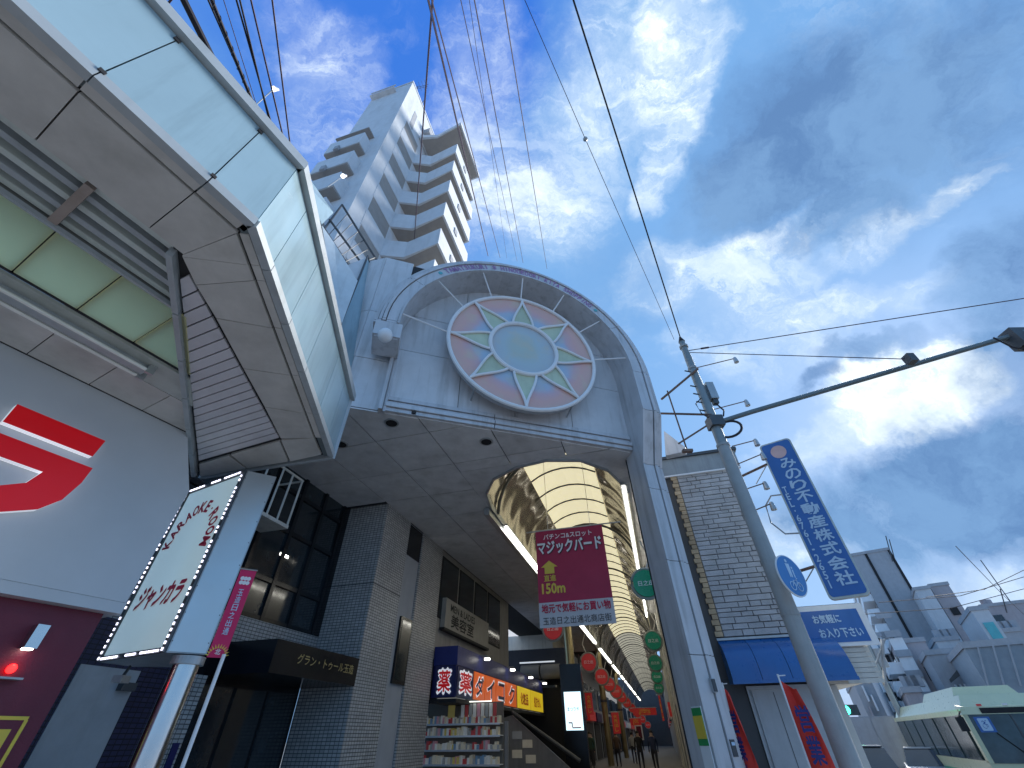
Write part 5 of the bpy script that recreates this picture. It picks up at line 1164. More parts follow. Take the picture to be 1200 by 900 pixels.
tp.part('loose_cable', MB().tube([(PX + .18, PY - .05, 7.55), (PX + .30, PY - .08, 7.3), (PX + .22, PY - .1, 7.12)], .02, 5), CABLE, smooth=True); tp.part('loose_cable', MB().tube([(PX - .1, PY - .05, 7.7), (PX - .3, PY - .08, 7.5), (PX - .26, PY - .1, 7.2), (PX - .1, PY - .1, 7.05)], .014, 5), CABLE, smooth=True)
tp.part('pole_cap', MB().tube([(PX, PY, 9.7), (PX, PY, 9.9)], [.09, .02], 8), CABLE)
sgl = Thing('traffic_signal', 'dark traffic signal seen from behind, hanging from the end of the arm', 'traffic light', WF, tuple(e1))
sgl.part('mount', MB().box(e1.x - .05, e1.x + .35, e1.y - .12, e1.y + .12, e1.z - .30, e1.z + .12), DSTEEL); sgl.part('housing', MB().box(e1.x + .12, e1.x + 1.3, e1.y - .12, e1.y + .10, e1.z - .52, e1.z - .18), mat('signal_grey', (.12, .16, .18), .5)); sgl.part('cable', MB().tube([e1 + V3((-.35, 0, -.03)), e1 + V3((-.2, 0, -.3)), e1 + V3((.15, 0, -.38))], .015, 5), CABLE, smooth=True)
for k in range(3): sgl.part('hood', MB().tube([(e1.x + .32 + k * .34, e1.y - .1, e1.z - .35), (e1.x + .32 + k * .34, e1.y - .3, e1.z - .35)], .14, 12), MC['signal_grey'])
mid = at_z(1066, 421, 7.12)
tp.part('arm_clamp', MB().box(mid.x - .06, mid.x + .08, mid.y - .08, mid.y + .08, mid.z - .09, mid.z + .1), DSTEEL)
# round footway sign
rs_c = at_d(919, 677, 8.85); rf = (rs_c.x, rs_c.y, -R(-27))
ps = Thing('footway_sign', 'round blue sign with white pedestrian and bicycle symbols on the pole', 'sign', rf, (0, 0, rs_c.z - .3))
zc = rs_c.z; ps.part('plate', MB().tube([(0, -.14, zc), (0, -.12, zc)], .335, 36), WHITE); pf = ps.part('face', MB().tube([(0, -.146, zc), (0, -.141, zc)], .315, 36), mat('road_sign_blue', (.02, .19, .50), .35))
mb = MB(); y = -.149
mb.poly([(-.02 + .03 * math.cos(R(a)), y, zc + .235 + .03 * math.sin(R(a))) for a in range(0, 360, 30)])
mb.poly([(-.07, y, zc + .19), (.03, y, zc + .19), (.02, y, zc + .06), (.012, y, zc - .03), (-.018, y, zc - .03), (-.02, y, zc + .05), (-.03, y, zc - .03), (-.06, y, zc - .03), (-.06, y, zc + .06)])
mb.poly([(.05, y, zc + .10), (.085, y, zc + .10), (.08, y, zc - .03), (.05, y, zc - .03)]); mb.poly([(.067 + .02 * math.cos(R(a)), y, zc + .13 + .02 * math.sin(R(a))) for a in range(0, 360, 30)])
ps.part('pedestrian_symbol', mb, PALEB, parent=pf)
mb = MB()
for cx in (-.08, .09): mb.tube([(cx + .065 * math.cos(R(a)), y, zc - .17 + .065 * math.sin(R(a))) for a in range(0, 361, 24)], .008, 4, cap=False)
mb.tube([(-.08, y, zc - .17), (-.03, y, zc - .08), (.06, y, zc - .08), (.0, y, zc - .17), (-.03, y, zc - .08)], .008, 4); mb.tube([(.09, y, zc - .17), (.05, y, zc - .05), (.09, y, zc - .04)], .008, 4)
ps.part('bicycle_symbol', mb, PALEB, parent=pf); ps.part('bracket', MB().box(-.1, .1, -.12, .02, zc + .1, zc + .14), STEEL)
# small spotlights on thin arms (row behind the pole belongs to the shop roof)
for k, (a, b) in enumerate((((861, 420), (812, 432)), ((874, 470), (836, 480)), ((885, 516), (858, 523)), ((893, 532), (862, 545)), ((896, 566), (872, 574)), ((904, 590), (880, 600)))):
    A_, B_ = at_d(*a, 10.6), at_d(*b, 10.2); t = Thing('sign_spotlight', ['topmost small spotlight on a thin arm right of the pole', 'second small spotlight on a thin arm below the topmost', 'third small spotlight above the blue estate sign', 'fourth small spotlight arm touching the top of the blue estate sign', 'fifth small spotlight arm beside the upper part of the blue sign', 'lowest small spotlight arm beside the blue sign'][k], 'spotlight', WF, tuple(B_))
    t.part('arm', MB().tube([B_, A_], .014, 5), RUST); t.part('head', MB().tube([A_ + UZ * .03, A_ - UZ * .02, A_ - UZ * .15], [.035, .05, .065], 10), STEEL)
# steel brace frame between gate and pole
bf = Thing('steel_brace', 'rusty steel brace struts tying the gate to the pole', 'bracket', WF, (4.2, 7.6, 6))
for a, b, r in (((775, 468), (818, 432), .028), ((757, 484), (834, 486), .026), ((795, 520), (828, 499), .02), ((782, 458), (806, 530), .018)):
    bf.part('strut', MB().tube([at_d(*a, 9.0), at_d(*b, 9.1)], r, 6), RUST)
p = at_d(806, 528, 9.0); bf.part('foot_plate', MB().box(p.x - .12, p.x + .1, p.y - .05, p.y + .05, p.z - .04, p.z + .02), RUST)
# pale gable piece behind the kink of the gate
T5, P, nn_ = quadthing('gable_fascia', 'small pale gable fascia in front of the stone shop roof', 'panel', [(778, 505, 10.2), (803, 524, 10.2), (803, 529, 10.2), (780, 534, 10.2)], PANEL, t=.2)
# nobori flags
def nobori(px, top, lab, w, dist, lean):
    a = at_d(px, top, dist); fr = (a.x, a.y, -R(lean)); T_ = Thing('banner_flag', lab, 'flag', fr, (0, 0, 0)); 
    T_.part('pole', MB().tube([(0, 0, 0), (0, 0, a.z)], .014, 6), WHITE); T_.part('cross_rod', MB().tube([(-.01, 0, a.z - .02), (.10, 0, a.z - .02)], .008, 5), WHITE)
    mb = MB(); n = 16; vs = []; H0, H1 = .35, a.z - .08
    for k in range(n + 1):
        z = H0 + (H1 - H0) * k / n
        for j in range(5):
            x = .012 + w * j / 4 * (1 - .55 * (k / n) ** 3); mb.v.append(V3((x, .05 * math.sin(j * 1.3 + z * 3) * (j / 4 + .3), z - (.12 * j / 4 if k == n else 0))))
    for k in range(n):
        for j in range(4): mb.f.append([k * 5 + j, k * 5 + j + 1, (k + 1) * 5 + j + 1, (k + 1) * 5 + j]); mb.m.append(0)
    o = T_.part('cloth', mb, REDFLAG, smooth=True); md = o.modifiers.new('thickness', 'SOLIDIFY'); md.thickness = .004
    T_.text('営業中', (w * .48, -.075, (H0 + H1) / 2 + .1), UX, UZ, w * .55, 1.0, NAVY, vertical=True, bold=.02, parent=o)
    return T_
nobori(911, 790, 'orange red banner flag standing in front of the grey shutter', .30, 8.6, 30)
nobori(846, 800, 'narrow red banner flag beside the right pillar of the gate', .20, 9.6, 62)
# small things on the gate pillar
q = at_pl(824, 851, FF, x=None, y=-.31 - .01)
pp_ = Thing('pillar_poster', 'green and yellow poster low on the left face of the gate pillar', 'poster', FF, (.06, -.2, 1.0))
pp_.part('sheet', MB().box(.052, .066, -.27, -.03, .6, 1.86), WHTL); pp_.part('green_band', MB().box(.045, .051, -.268, -.032, 1.38, 1.84), GREENP); pp_.part('yellow_band', MB().box(.038, .044, -.266, -.034, 1.46, 1.74), YELP)
pbx = Thing('switch_box', 'small grey switch box on the front of the gate pillar', 'switch box', FF, (.42, -.33, 2.05)); pbx.part('box', MB().box(.33, .41, -.34, -.29, 2.03, 2.22), STEEL); pbx.part('lid', MB().box(.335, .405, -.35, -.341, 2.04, 2.21), DSTEEL)
pbx = Thing('number_plate', 'small dark number plate near the foot of the gate pillar', 'plate', FF, (.42, -.33, 1.3)); pbx.part('plate', MB().box(.40, .48, -.33, -.30, 1.25, 1.45), DSTEEL); pbx.part('letter_strip', MB().box(.41, .47, -.335, -.331, 1.38, 1.42), PALEB)

# ================================================================== OVERHEAD WIRES
def wire(lab, p0, p1, r, m=CABR, sag=.0, name='overhead_wire', grp='overhead wires'):
    p0, p1 = V3(p0), V3(p1); n = 14; pts = [p0.lerp(p1, k / n) - UZ * (4 * sag * (k / n) * (1 - k / n)) for k in range(n + 1)]
    return single(name, lab, 'wire', WF, tuple(p0), MB().tube(pts, r, 5), m, group=grp)
top = (PX, PY, 9.72)
def wz(px, py, z): return tuple(at_z(px, py, z))
def thru(pa, pb, za, zb, ext=1.0):
    a, b = at_z(*pa, za), at_z(*pb, zb); return tuple(a), tuple(b + (b - a) * ext)
wire('thick dark wire rising from the pole top across the sky', top, tuple(V3(wz(672, 0, 10.3)) + (V3(wz(672, 0, 10.3)) - V3(top)) * .8), .016, CABLE)
a, b = thru((790, 398), (686, 163), 9.6, 9.9, 0); wire('thin wire from the pole top to a round wire joint', a, b, .006)
b2 = at_z(615, 0, 10.2); wire('thin wire continuing upward from the round wire joint', b, tuple(b2 + (b2 - V3(b)) * .8), .006)
single('wire_joint', 'small round insulator bead on the thin wire', 'insulator', WF, b, MB().ball(b, .045, 10, 8), STEEL, smooth=True)
wl_ = [('wire crossing the sky nearest to the tower roof', (484, 300), (507, 0), 24, 12, .022), ('left wire of the close pair right of the tower', (572, 300), (502, 0), 24, 11, .022), ('right wire of the close pair right of the tower', (586, 302), (506, 0), 24, 11, .014),
       ('first thin wire above the arch', (606, 306), (540, 0), 24, 12, .009), ('second thin wire above the arch', (613, 308), (556, 0), 24, 12, .013), ('third thin wire above the arch', (641, 315), (590, 0), 24, 12, .013), ('thin brown wire between the arch and the pole', (594, 303), (550, 0), 24, 12, .006)]
for lab, p, q, z0_, z1_, r in wl_: a, b = thru(p, q, z0_, z1_, .3); wire(lab, a, b, r)
wl_ = [('very thick dark cable beside the awning edge', (262, 95), (215, 0), 8.5, 8.6, .045, CABLE), ('looped bundle cable right of the thick cable', (304, 140), (248, 0), 9.0, 8.8, .026, CABLE), ('second strand of the looped bundle', (300, 128), (244, 0), 9.1, 8.9, .014, CABLE), ('thin strand beside the looped bundle', (303, 131), (262, 0), 9.5, 9.2, .006, CABR),
       ('left wire of the close pair above the awning', (320, 152), (277, 0), 9.4, 9.2, .014, CABLE), ('right wire of the close pair above the awning', (317, 148), (281, 0), 9.4, 9.2, .014, CABLE), ('wire passing behind the lit floodlight', (334, 170), (294, 0), 9.6, 9.5, .014, CABR), ('rightmost wire above the awning', (341, 178), (319, 0), 9.6, 9.4, .013, CABR)]
for lab, p, q, z0_, z1_, r, m in wl_: a, b = thru(p, q, z0_, z1_, .5); a2 = V3(a) + (V3(a) - V3(b)) * .35; wire(lab, tuple(a2), b, r, m)
a, b = at_z(304, 140, 9.0), at_z(248, 0, 8.8); mb = MB(); n = 120; ax_ = (b - a).normalized(); s1_ = ax_.cross(UZ).normalized(); s2_ = ax_.cross(s1_)
mb.tube([a.lerp(b, k / n) + (s1_ * math.cos(k * .45) + s2_ * math.sin(k * .45)) * .03 for k in range(n + 1)], .004, 4); single('spiral_hanger', 'spiral wire wrapped loosely round the looped cable bundle', 'wire', WF, tuple(a), mb, CABLE)
a, b = thru((187, 6), (203, -8), 8, 8, 2); a2 = V3(a) + (V3(a) - V3(b)) * .2; wire('short wire crossing the top left corner', tuple(V3(at_z(189, 14, 8))), tuple(at_z(215, -18, 8)), .012)
wire('upper stay wire from the pole to the right edge', (PX, PY, 9.35), wz(1230, 345, 9.0), .012, CABR); wire('lower stay wire from the pole to the signal arm', (PX, PY, 9.30), tuple(mid), .010, CABR)
for t in (.10,): single('stay_insulator', 'small insulator on the stay wire near the pole', 'insulator', WF, (PX + .4, PY, 9.3), MB().tube([V3((PX, PY, 9.35)).lerp(V3(wz(1230, 345, 9.0)), .05), V3((PX, PY, 9.35)).lerp(V3(wz(1230, 345, 9.0)), .075)], .025, 8), CABR)

# ================================================================== FAR STREET ON THE RIGHT
def far_block(lab, pxl, pxr, ytop, d, depth, m, name='apartment_building', yaw=34, base=None):
    """a block whose near face spans two bearings at distance d and whose long side runs along the street"""
    a = at_d(pxl, ytop, d); b = at_d(pxr, ytop, d); fr = (a.x, a.y, -R(yaw)); q = w2f(fr, b); W_ = q.x; z1 = max(a.z, b.z)
    T_ = Thing(name, lab, 'building', fr, (W_ / 2, 0, gz(a.x, a.y) - .2)); T_.part('wall', MB().box(0, W_, 0, depth, gz(a.x, a.y) - .5, z1), m); T_.part('roof_edge', MB().box(-.1, W_ + .1, -.1, depth, z1, z1 + .35), BGRY); return T_, fr, W_, z1
def balconies(T_, W_, depth, z1, n, nb, side=0):
    n = int(n * 1.35)
    for j in range(n):
        z = z1 - 1.2 - j * (z1 + 1) / (n + .3)
        if z < 0: break
        for k in range(nb):
            y = depth * k / nb
            T_.part('balcony', MB().box(-1.3, -.02, y + .3, y + depth / nb - .3, z - .95, z - .1), WHITE)
            T_.part('window', MB().box(-.05, .05, y + .6, y + depth / nb - .6, z - .1, z + .65), GLASS)
T_, fr, W_, z1 = far_block('tall grey white apartment block with blank end wall and stacked balconies', 998, 1046, 652, 78, 46, BGRY, yaw=34); balconies(T_, W_, 46, z1, 9, 7)
for x in (W_ * .35, W_ * .97): T_.part('wall_seam', MB().box(x, x + .3, -.12, -.02, 0, z1), BLKM)
T_, fr, W_, z1 = far_block('stepped pale block attached to the right of the tall apartment block', 1072, 1092, 692, 74, 26, BWHT)
T_, fr, W_, z1 = far_block('pale building with a small black vent window on its upper wall', 1090, 1114, 688, 76, 30, BPNK); T_.part('vent_window', MB().box(W_ * .3, W_ * .7, -.15, -.01, z1 - 3.2, z1 - 2.4), BLKM)
T_, fr, W_, z1 = far_block('low cream roofed building between the apartments and the bus', 1112, 1160, 726, 80, 30, BWHT); T_.part('dark_gable', MB().box(W_ * .2, W_ * .5, -.2, -.01, z1 - 2.4, z1 - 1.0), BPNK)
T_, fr, W_, z1 = far_block('brownish low rooftop building at the right edge', 1150, 1215, 712, 85, 30, BPNK); T_.part('window', MB().box(W_ * .1, W_ * .3, -.15, -.01, z1 - 2, z1 - 1), GLASS)
T_.part('roof_tank', MB().tube([(W_ * .3, 3, z1), (W_ * .3, 3, z1 + 1.2)], .6, 12), BPNK); T_.part('roof_mast', MB().tube([(W_ * .8, 3, z1), (W_ * .8, 3, z1 + 6)], .06, 5), DSTEEL)
T_, fr, W_, z1 = far_block('mauve brown mid rise house with a stair strip on its left edge', 1046, 1086, 755, 56, 16, BPNK); balconies(T_, W_, 16, z1, 5, 3)
T_.part('stair_strip', MB().box(-.1, .9, -.4, -.02, 0, z1 + .4), WHITE)
for j in range(7): T_.part('stair_rail', MB().box(-.2, .95, -.6, -.42, .6 + j * 1.5, 1.1 + j * 1.5), BGRY)
T_.part('window', MB().box(W_ * .55, W_ * .8, -.1, -.01, z1 - 2.8, z1 - 1.8), GLASS)
T_, fr, W_, z1 = far_block('grey flat roofed building with a row of upright fins above the bus', 1086, 1150, 768, 50, 18, BGRY)
for k in range(9): T_.part('fin', MB().box(W_ * (.2 + k * .085), W_ * (.23 + k * .085), -.5, -.02, z1 - 3.6, z1 - 1.9), BWHT)
T_.part('sloped_roof', MB().hexa([(W_ * .15, -.6, z1 - 1.8), (W_, -.6, z1 - .4), (W_, -.4, z1 - .4), (W_ * .15, -.4, z1 - 1.8)], [(W_ * .15, -.6, z1 - 1.6), (W_, -.6, z1 + .3), (W_, -.4, z1 + .3), (W_ * .15, -.4, z1 - 1.6)]), DSTEEL)
T_, fr, W_, z1 = far_block('dark glass roofed building at the right edge behind the bus', 1130, 1230, 760, 42, 14, mat('slate_blue', (.26, .30, .34), .4), name='commercial_building')
for k in range(5): T_.part('roof_rib', MB().tube([(W_ * k / 5, -.2, z1 - 2), (W_ * (k / 5 + .18), -.2, z1)], .05, 6), BGRY)
T_, fr, W_, z1 = far_block('small white house with a blue square sign above the grey building', 1138, 1160, 716, 60, 8, BWHT, name='house'); T_.part('blue_sign', MB().box(W_ * .2, W_ * .8, -.1, -.01, z1 - 2.6, z1 - 1.0), CYANP)
# left side of the far street: narrow many-balconied blocks between pole and road
T_, fr, W_, z1 = far_block('slim white apartment slab with many small balconies right of the blue notice', 1004, 1034, 748, 62, 30, BWHT, yaw=30); 
for j in range(7):
    for k in range(3): T_.part('balcony', MB().box(W_ * k / 3 + .1, W_ * (k + 1) / 3 - .1, -1.0, -.02, z1 - 1.6 - j * 1.5, z1 - .8 - j * 1.5), WHITE); T_.part('window', MB().box(W_ * k / 3 + .2, W_ * (k + 1) / 3 - .2, -.1, -.01, z1 - .8 - j * 1.5, z1 - .15 - j * 1.5), GLASS)
T_, fr, W_, z1 = far_block('low cluttered shop front with white signs near the green signal', 1000, 1022, 800, 50, 14, BGRY, yaw=30, name='shop_building')
for k in range(6): T_.part('shop_sign', MB().box(W_ * (.1 + .12 * k), W_ * (.18 + .12 * k), -.6, -.02, .8 + (k * 1.3) % 3.2, 1.8 + (k * 1.3) % 3.2), (WHITE, BPNK, WHITE, CYANP, WHITE, BGRY)[k])
T_, fr, W_, z1 = far_block('distant grey block closing the far end of the street', 1022, 1075, 800, 150, 20, BPNK, yaw=34)
for j in range(5):
    for k in range(5): T_.part('window', MB().box(W_ * (.1 + .18 * k), W_ * (.2 + .18 * k), -.1, -.01, z1 - 2.6 - j * 2.6, z1 - 1.2 - j * 2.6), GLASS)
def rows(T_, W_, z1, nx, nz, ztop=1.6, step=2.6, m=None, w=.5, h=1.1):
    for j in range(nz):
        for k in range(nx):
            x = W_ * (k + .5) / nx; z = z1 - ztop - j * step
            if z < -.5: continue
            p_ = T_.part('window', MB().box(x - W_ * w / nx / 2, x + W_ * w / nx / 2, -.04, -.006, z - h, z), GLASS); T_.part('window_frame', MB().box(x - W_ * w / nx / 2 - .08, x + W_ * w / nx / 2 + .08, -.09, -.045, z - h - .12, z - h - .02), BGRY, parent=p_)
FB_ = [o for o in bpy.data.objects if o.type == 'EMPTY' and o.name.startswith('apartment_building')]
for k, (pxl, pxr, yt, d, nx, nz, lab) in enumerate(((1096, 1126, 752, 62, 3, 4, 'small pale office block with rows of windows between the mauve house and the bus'), (1168, 1200, 742, 66, 4, 3, 'low windowed block peeping over the dark roofed building at the right edge'), (1060, 1080, 812, 46, 2, 2, 'small shop house just left of the bus roof'))):
    T_, fr, W_, z1 = far_block(lab, pxl, pxr, yt, d, 8, (BWHT, BGRY, BPNK)[k], name='office_building'); rows(T_, W_, z1, nx, nz)
    for q in range(3): T_.part('air_conditioner', MB().box(W_ * (.15 + .3 * q), W_ * (.15 + .3 * q) + .7, .5, 1.2, z1 + .35, z1 + 1.0), BGRY)
for k, (xa, ya, xb, yb) in enumerate(((1030, 706, 1200, 676), (1010, 720, 1200, 690), (1085, 700, 1200, 668), (1120, 640, 1200, 720))):
    a, b = at_d(xa, ya, 26), at_d(xb, yb, 34 if k < 3 else 50); single('street_wire', ['lowest thin wire over the far street', 'middle thin wire over the far street', 'upper thin wire over the far roofs', 'steep thin wire at the right edge over the far roofs'][k], 'wire', WF, tuple(a), MB().tube([a, a.lerp(b, .5) - UZ * .3, b], .014, 4), CABLE)
dp_ = at_d(1066, 860, 32); up_t = Thing('street_lamp', 'grey street pole with transformer between the bus and the far apartments', 'pole', WF, (dp_.x, dp_.y, -1)); zt_ = at_d(1040, 745, 32).z
up_t.part('shaft', MB().tube([(dp_.x, dp_.y, -1), (dp_.x, dp_.y, zt_ + 1)], .13, 10), CONC); up_t.part('crossarm', MB().box(dp_.x - .8, dp_.x + .8, dp_.y - .05, dp_.y + .05, zt_, zt_ + .1), STEEL); up_t.part('transformer', MB().tube([(dp_.x + .35, dp_.y, zt_ - 1.3), (dp_.x + .35, dp_.y, zt_ - .5)], .25, 12), BGRY)
# antennas and lamp on roofs
for k, (px, py0, py1, d) in enumerate(((1046, 652, 628, 78), (1050, 655, 632, 79), (1180, 712, 690, 85))): 
    a, b = at_d(px, py0 + 6, d), at_d(px - 8, py1, d); single('roof_antenna', ['thin antenna on the corner of the tall apartment block', 'second thin antenna beside the corner antenna', 'thin mast on the brownish roof at the right edge'][k], 'antenna', WF, tuple(a), MB().tube([a, b], .06, 4), DSTEEL)
# green traffic light beyond the pole
g = at_d(993, 832, 30); t = Thing('green_traffic_light', 'distant traffic light glowing green just right of the pole', 'traffic light', WF, (g.x, g.y, 0)); t.part('post', MB().tube([(g.x - .4, g.y, -.4), (g.x - .4, g.y, g.z + .3)], .07, 8), STEEL); t.part('housing', MB().box(g.x - .35, g.x + .55, g.y, g.y + .15, g.z - .2, g.z + .2), DSTEEL); t.part('lens', MB().tube([(g.x - .05, g.y - .03, g.z), (g.x - .05, g.y, g.z)], .17, 14), mat('green_light', (0, 1, .5), .4, emit=4, ecol=(.05, 1, .55), var=.01))
# grey box truck
def px_frame(px, d, yaw): a = at_d(px, 870, d); return (a.x, a.y, -R(yaw)), gz(a.x, a.y)
fr, g0 = px_frame(1003, 34, 34); tk = Thing('box_truck', 'grey box truck seen from behind, driving away down the street', 'truck', fr, (1.1, 0, g0))
tk.part('cargo_box', MB().box(0, 2.15, 0, 4.6, g0 + .75, g0 + 2.75), mat('truck_grey', (.34, .36, .40), .5, dirt=.15)); 
for x in (.02, 1.09): tk.part('rear_door', MB().box(x, x + 1.04, -.04, -.002, g0 + .8, g0 + 2.7), MC['truck_grey'])
tk.part('cab', MB().box(.1, 2.05, 4.7, 6.2, g0 + .5, g0 + 2.3), WHITE); tk.part('bumper', MB().box(.1, 2.05, -.1, .1, g0 + .45, g0 + .6), DSTEEL); tk.part('latch', MB().box(1.05, 1.1, -.07, -.045, g0 + 1.2, g0 + 1.9), STEEL)
for x in (.2, 1.7):
    for y in (1.0, 5.2): tk.part('wheel', MB().tube([(x, y, g0 + .42), (x + .25, y, g0 + .42)], .42, 16), BLKM)
for x in (.15, 1.8): tk.part('tail_light', MB().box(x, x + .2, -.12, -.10, g0 + .5, g0 + .6), REDD)
# cars
def car(px, d, yaw, lab, m):
    fr, g0 = px_frame(px, d, yaw); t = Thing('parked_car', lab, 'car', fr, (0, 0, g0), group='cars waiting in the street')
    sec = [(-2.1, .35, .75), (-2.0, .3, .85), (-1.2, .3, .95), (-.6, .3, 1.40), (.9, .3, 1.45), (1.7, .3, .98), (2.1, .35, .80)]
    mb = MB(); lo = [(-.82, y, g0 + a) for y, a, b in sec]; prof = [(-.82, y, g0 + min(b, .95)) for y, a, b in sec]
    ring_ = [(y, g0 + a) for y, a, b in sec] + [(y, g0 + min(b, .95)) for y, a, b in sec[::-1]]
    mb.prism([(-.82, y, z) for y, z in ring_], (1.64, 0, 0)); t.part('body', mb, m)
    mb = MB(); mb.hexa([(-.76, -1.25, g0 + .95), (.76, -1.25, g0 + .95), (.76, 1.7, g0 + .95), (-.76, 1.7, g0 + .95)], [(-.62, -.6, g0 + 1.43), (.62, -.6, g0 + 1.43), (.62, 1.0, g0 + 1.46), (-.62, 1.0, g0 + 1.46)]); t.part('cabin_glass', mb, GLASS)
    t.part('roof', MB().box(-.6, .6, -.55, .95, g0 + 1.455, g0 + 1.49), m)
    for x in (-.84, .64):
        for y in (-1.35, 1.35): t.part('wheel', MB().tube([(x, y, g0 + .32), (x + .2, y, g0 + .32)], .32, 14), BLKM)
    for x in (-.7, .45): t.part('headlight', MB().box(x, x + .28, -2.14, -2.08, g0 + .62, g0 + .76), LAMPW if False else WHITE)
car(1056, 44, 34, 'white car facing the camera, farther of the two beside the bus', WHITE); car(1076, 29, 34, 'silver white car facing the camera in front of the far white car', mat('silver_paint', (.5, .52, .55), .3, .4, coat=.5)); car(1004, 21, 30, 'dark car partly hidden behind the pole', mat('dark_car', (.05, .06, .08), .25, coat=.5))
# bus
BW, BL, BYAW = 2.35, 10.5, 25.0
ba0 = at_d(1146, 870, 22.5); _c0, _s0 = math.cos(-R(BYAW)), math.sin(-R(BYAW)); bfr = (ba0.x + BW * _c0, ba0.y + BW * _s0, -R(BYAW)); g0 = gz(ba0.x, ba0.y) - .12
bus = Thing('city_bus', 'pale cream city bus with dark windows cut off by the right edge', 'bus', bfr, (-1.2, 0, g0)); ZR = g0 + 3.0
# bus body: front face at y=0 spanning x -BW..0 ; side with wheelchair sticker at x=0 going away
bus.part('lower_body', MB().box(-BW, 0, .0, BL, g0 + .3, g0 + 1.25), BUSP)
prof = [(0, g0 + 1.25), (0, g0 + 2.55), (.18, g0 + 2.82), (.5, ZR - .02), (BL, ZR - .02), (BL, g0 + 1.25)]
bus.part('roof_shell', MB().hexa([(-BW + .05, .05, g0 + 2.45), (-.05, .05, g0 + 2.45), (-.05, BL, g0 + 2.45), (-BW + .05, BL, g0 + 2.45)], [(-BW + .3, .45, ZR - .12), (-.3, .45, ZR - .12), (-.3, BL, ZR - .12), (-BW + .3, BL, ZR - .12)]), BUSP, smooth=True)
bus.part('front_visor', MB().hexa([(-BW - .02, -.05, g0 + 2.36), (.02, -.05, g0 + 2.36), (.02, .4, g0 + 2.36), (-BW - .02, .4, g0 + 2.36)], [(-BW + .05, .02, g0 + 2.56), (-.05, .02, g0 + 2.56), (-.05, .5, g0 + 2.62), (-BW + .05, .5, g0 + 2.62)]), BUSP)
bus.part('air_conditioner', MB().hexa([(-BW + .35, 1.2, ZR - .13), (-.2, 1.2, ZR - .13), (-.2, 5.5, ZR - .13), (-BW + .35, 5.5, ZR - .13)], [(-BW + .5, 1.4, ZR + .15), (-.32, 1.4, ZR + .15), (-.32, 5.3, ZR + .15), (-BW + .5, 5.3, ZR + .15)]), BUSP)
ws = bus.part('windscreen', MB().box(-BW + .12, -.14, -.02, .06, g0 + 1.2, g0 + 2.36), mat('bus_glass', (.05, .08, .09), .08, var=.3)); bus.part('wiper', MB().tube([(-BW * .5, -.04, g0 + 1.2), (-BW * .75, -.04, g0 + 1.9)], .015, 4), BLKM, parent=ws); bus.part('windscreen_bar', MB().box(-BW / 2 - .02, -BW / 2 + .02, -.035, -.02, g0 + 1.2, g0 + 2.36), DSTEEL, parent=ws)
for x in (-BW, -.13): bus.part('corner_pillar', MB().box(x, x + .13, -.015, .2, g0 + 1.2, g0 + 2.5), BUSP)
for k in range(6):
    y0 = .45 + k * 1.65; w_ = bus.part('side_window', MB().box(-.06, .012, y0, y0 + 1.45, g0 + 1.25, g0 + 2.35), MC['bus_glass']); bus.part('side_pillar', MB().box(-.06, .02, y0 + 1.45, y0 + 1.65, g0 + 1.2, g0 + 2.46), BUSP)
    bus.part('side_window', MB().box(-BW - .012, -BW + .06, y0, y0 + 1.45, g0 + 1.25, g0 + 2.35), MC['bus_glass'])
bus.part('header', MB().box(-.07, .018, .2, BL, g0 + 2.352, g0 + 2.5), BUSP); bus.part('header', MB().box(-BW - .018, -BW + .07, .2, BL, g0 + 2.352, g0 + 2.5), BUSP)
bus.part('access_sticker', MB().box(-BW + .22, -BW + .62, -.028, -.022, g0 + 1.92, g0 + 2.3), BLUS); bus.text('♿', (-BW + .42, -.032, g0 + 2.11), UX, UZ, .26, .3, PALEB, bold=.015)
for x in (-BW + .02, -.32):
    for y in (2.2, 8.0): bus.part('wheel', MB().tube([(x, y, g0 + .48), (x + .3, y, g0 + .48)], .48, 18), BLKM)
for x in (-BW + .15, -.5): bus.part('headlight', MB().box(x, x + .35, -.03, .02, g0 + .65, g0 + .85), WHITE)
bus.part('side_stripe', MB().box(-BW - .012, -BW - .002, .1, BL, g0 + .75, g0 + .95), mat('bus_green_stripe', (.05, .28, .16), .35)); bus.part('front_stripe', MB().box(-BW, 0, -.012, -.002, g0 + .75, g0 + .95), MC['bus_green_stripe'])
for sx in (-BW - .2, .12): m_ = bus.part('mirror_arm', MB().tube([(sx * .5 - BW * .25 if 0 else sx, -.25, g0 + 2.3), ((-BW if sx < -1 else 0), .05, g0 + 2.45)], .02, 5), BLKM); bus.part('mirror', MB().box(sx - .10, sx + .10, -.32, -.22, g0 + 1.95, g0 + 2.3), BLKM, parent=m_)
for k in range(5): bus.part('roof_seam', MB().box(-BW + .3, -.3, 1.0 + k * 2.0, 1.03 + k * 2.0, ZR - .12, ZR - .105), BGRY)
for k in range(3): bus.part('marker_lamp', MB().box(-BW + .5 + k * .65, -BW + .62 + k * .65, -.0, .06, g0 + 2.57, g0 + 2.62), REDD if k != 1 else WHITE)
for k in range(6): bus.part('vent_slot', MB().box(-BW + .7, -.55, 1.7 + k * .5, 1.8 + k * .5, ZR + .15, ZR + .165), BGRY)
bus.part('destination_blind', MB().box(-BW + .5, -.5, -.052, -.03, g0 + 2.38, g0 + 2.52), BLKM)

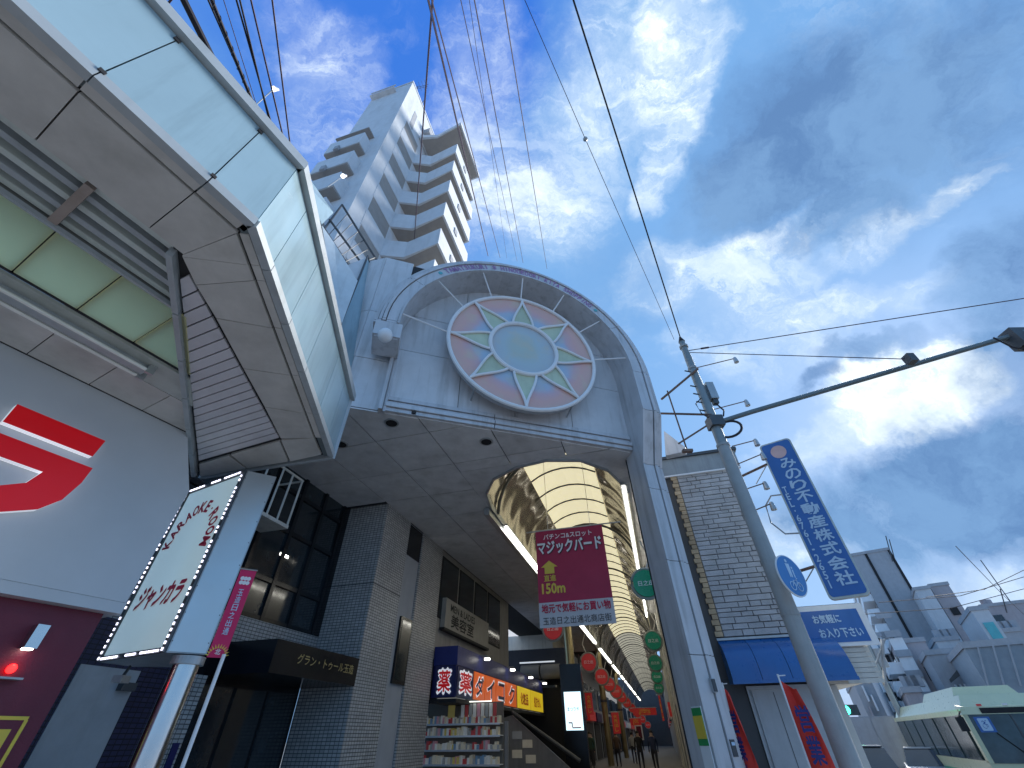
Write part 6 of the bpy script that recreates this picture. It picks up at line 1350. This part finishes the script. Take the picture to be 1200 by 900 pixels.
# ================================================================== PEOPLE deep in the arcade
def person(lab, x, y, m, hairm, yaw=0, pose=0):
    fr = (f2w(AF, (x, y, 0)).x, f2w(AF, (x, y, 0)).y, -R(15.5 + yaw)); w = f2w(fr, (0, 0, 0)); g = 0
    V = [(0, 0, .93), (0, .0, 1.18), (0, -.01, 1.42), (0, 0, 1.53), (0, -.01, 1.62), (0, 0, 1.70), (.19, 0, 1.40), (.24, .02, 1.13), (.24, -.10, .90), (.245, -.13, .81), (-.19, 0, 1.40), (-.24, .02, 1.13), (-.25, -.02, .88), (-.25, -.03, .79), (.10, 0, .88), (.11, -.06 - .08 * pose, .49), (.11, .02 - .1 * pose, .08), (.11, -.12 - .1 * pose, .03), (-.10, 0, .88), (-.11, .02 + .08 * pose, .49), (-.11, .10 + .12 * pose, .08), (-.11, -.03 + .12 * pose, .03)]
    E_ = [(0, 1), (1, 2), (2, 3), (3, 4), (4, 5), (2, 6), (6, 7), (7, 8), (8, 9), (2, 10), (10, 11), (11, 12), (12, 13), (0, 14), (14, 15), (15, 16), (16, 17), (0, 18), (18, 19), (19, 20), (20, 21)]
    rad = [.15, .145, .16, .055, .095, .085, .065, .045, .035, .03, .065, .045, .035, .03, .10, .065, .045, .04, .10, .065, .045, .04]
    me = bpy.data.meshes.new('person'); me.from_pydata(V, E_, []); o = bpy.data.objects.new('body', me); COL.objects.link(o); T_ = Thing('person', lab, 'person', fr, (0, 0, 0)); o.parent = T_.e
    sm = o.modifiers.new('skin', 'SKIN'); 
    for i, r in enumerate(rad): me.skin_vertices[0].data[i].radius = (r, r * (.72 if i in (0, 1, 2) else 1)) if True else 0
    me.skin_vertices[0].data[0].use_root = True; ss = o.modifiers.new('sub', 'SUBSURF'); ss.levels = 1; ss.render_levels = 1
    dg = bpy.context.evaluated_depsgraph_get(); dg.update(); m2 = bpy.data.meshes.new_from_object(o.evaluated_get(dg)); o.modifiers.clear(); o.data = m2
    m2.materials.clear(); m2.materials.append(m); m2.materials.append(mat('skin_tone', (.50, .33, .25), .6)); m2.materials.append(mat('dark_trousers', (.03, .03, .04), .8))
    for p in m2.polygons: c = p.center; p.material_index = 1 if (c.z > 1.49 or (c.z < .86 and abs(c.x) > .2)) else (2 if c.z < .95 else 0); p.use_smooth = True
    T_.part('hair', MB().ball((0, .02, 1.685), .105, 12, 8, (.95, 1.05, .9)), hairm, smooth=True); return T_
HB = mat('black_hair', (.012, .01, .01), .6)
person('person in a dark blue jacket in the arcade nearest the pillar', -.9, 31, mat('cloth_navy', (.03, .04, .09), .8), HB, 10, 1)
person('person in black walking beside the one in dark blue', -1.8, 34, mat('cloth_black', (.015, .015, .018), .8), HB, -10, 0)
person('person in a pale grey top further into the arcade', -2.6, 41, mat('cloth_pale', (.35, .35, .36), .8), HB, 180, 1)
person('person in a brown coat in the middle of the arcade', -3.4, 37, mat('cloth_brown', (.10, .06, .04), .8), HB, 170, 0)
person('person in dark green at the left side of the arcade', -4.6, 33, mat('cloth_green', (.03, .06, .04), .8), HB, 0, 1)
person('person in a teal jacket by the cream shop wall', -5.2, 38, mat('cloth_teal', (.03, .12, .15), .8), HB, 20, 0)
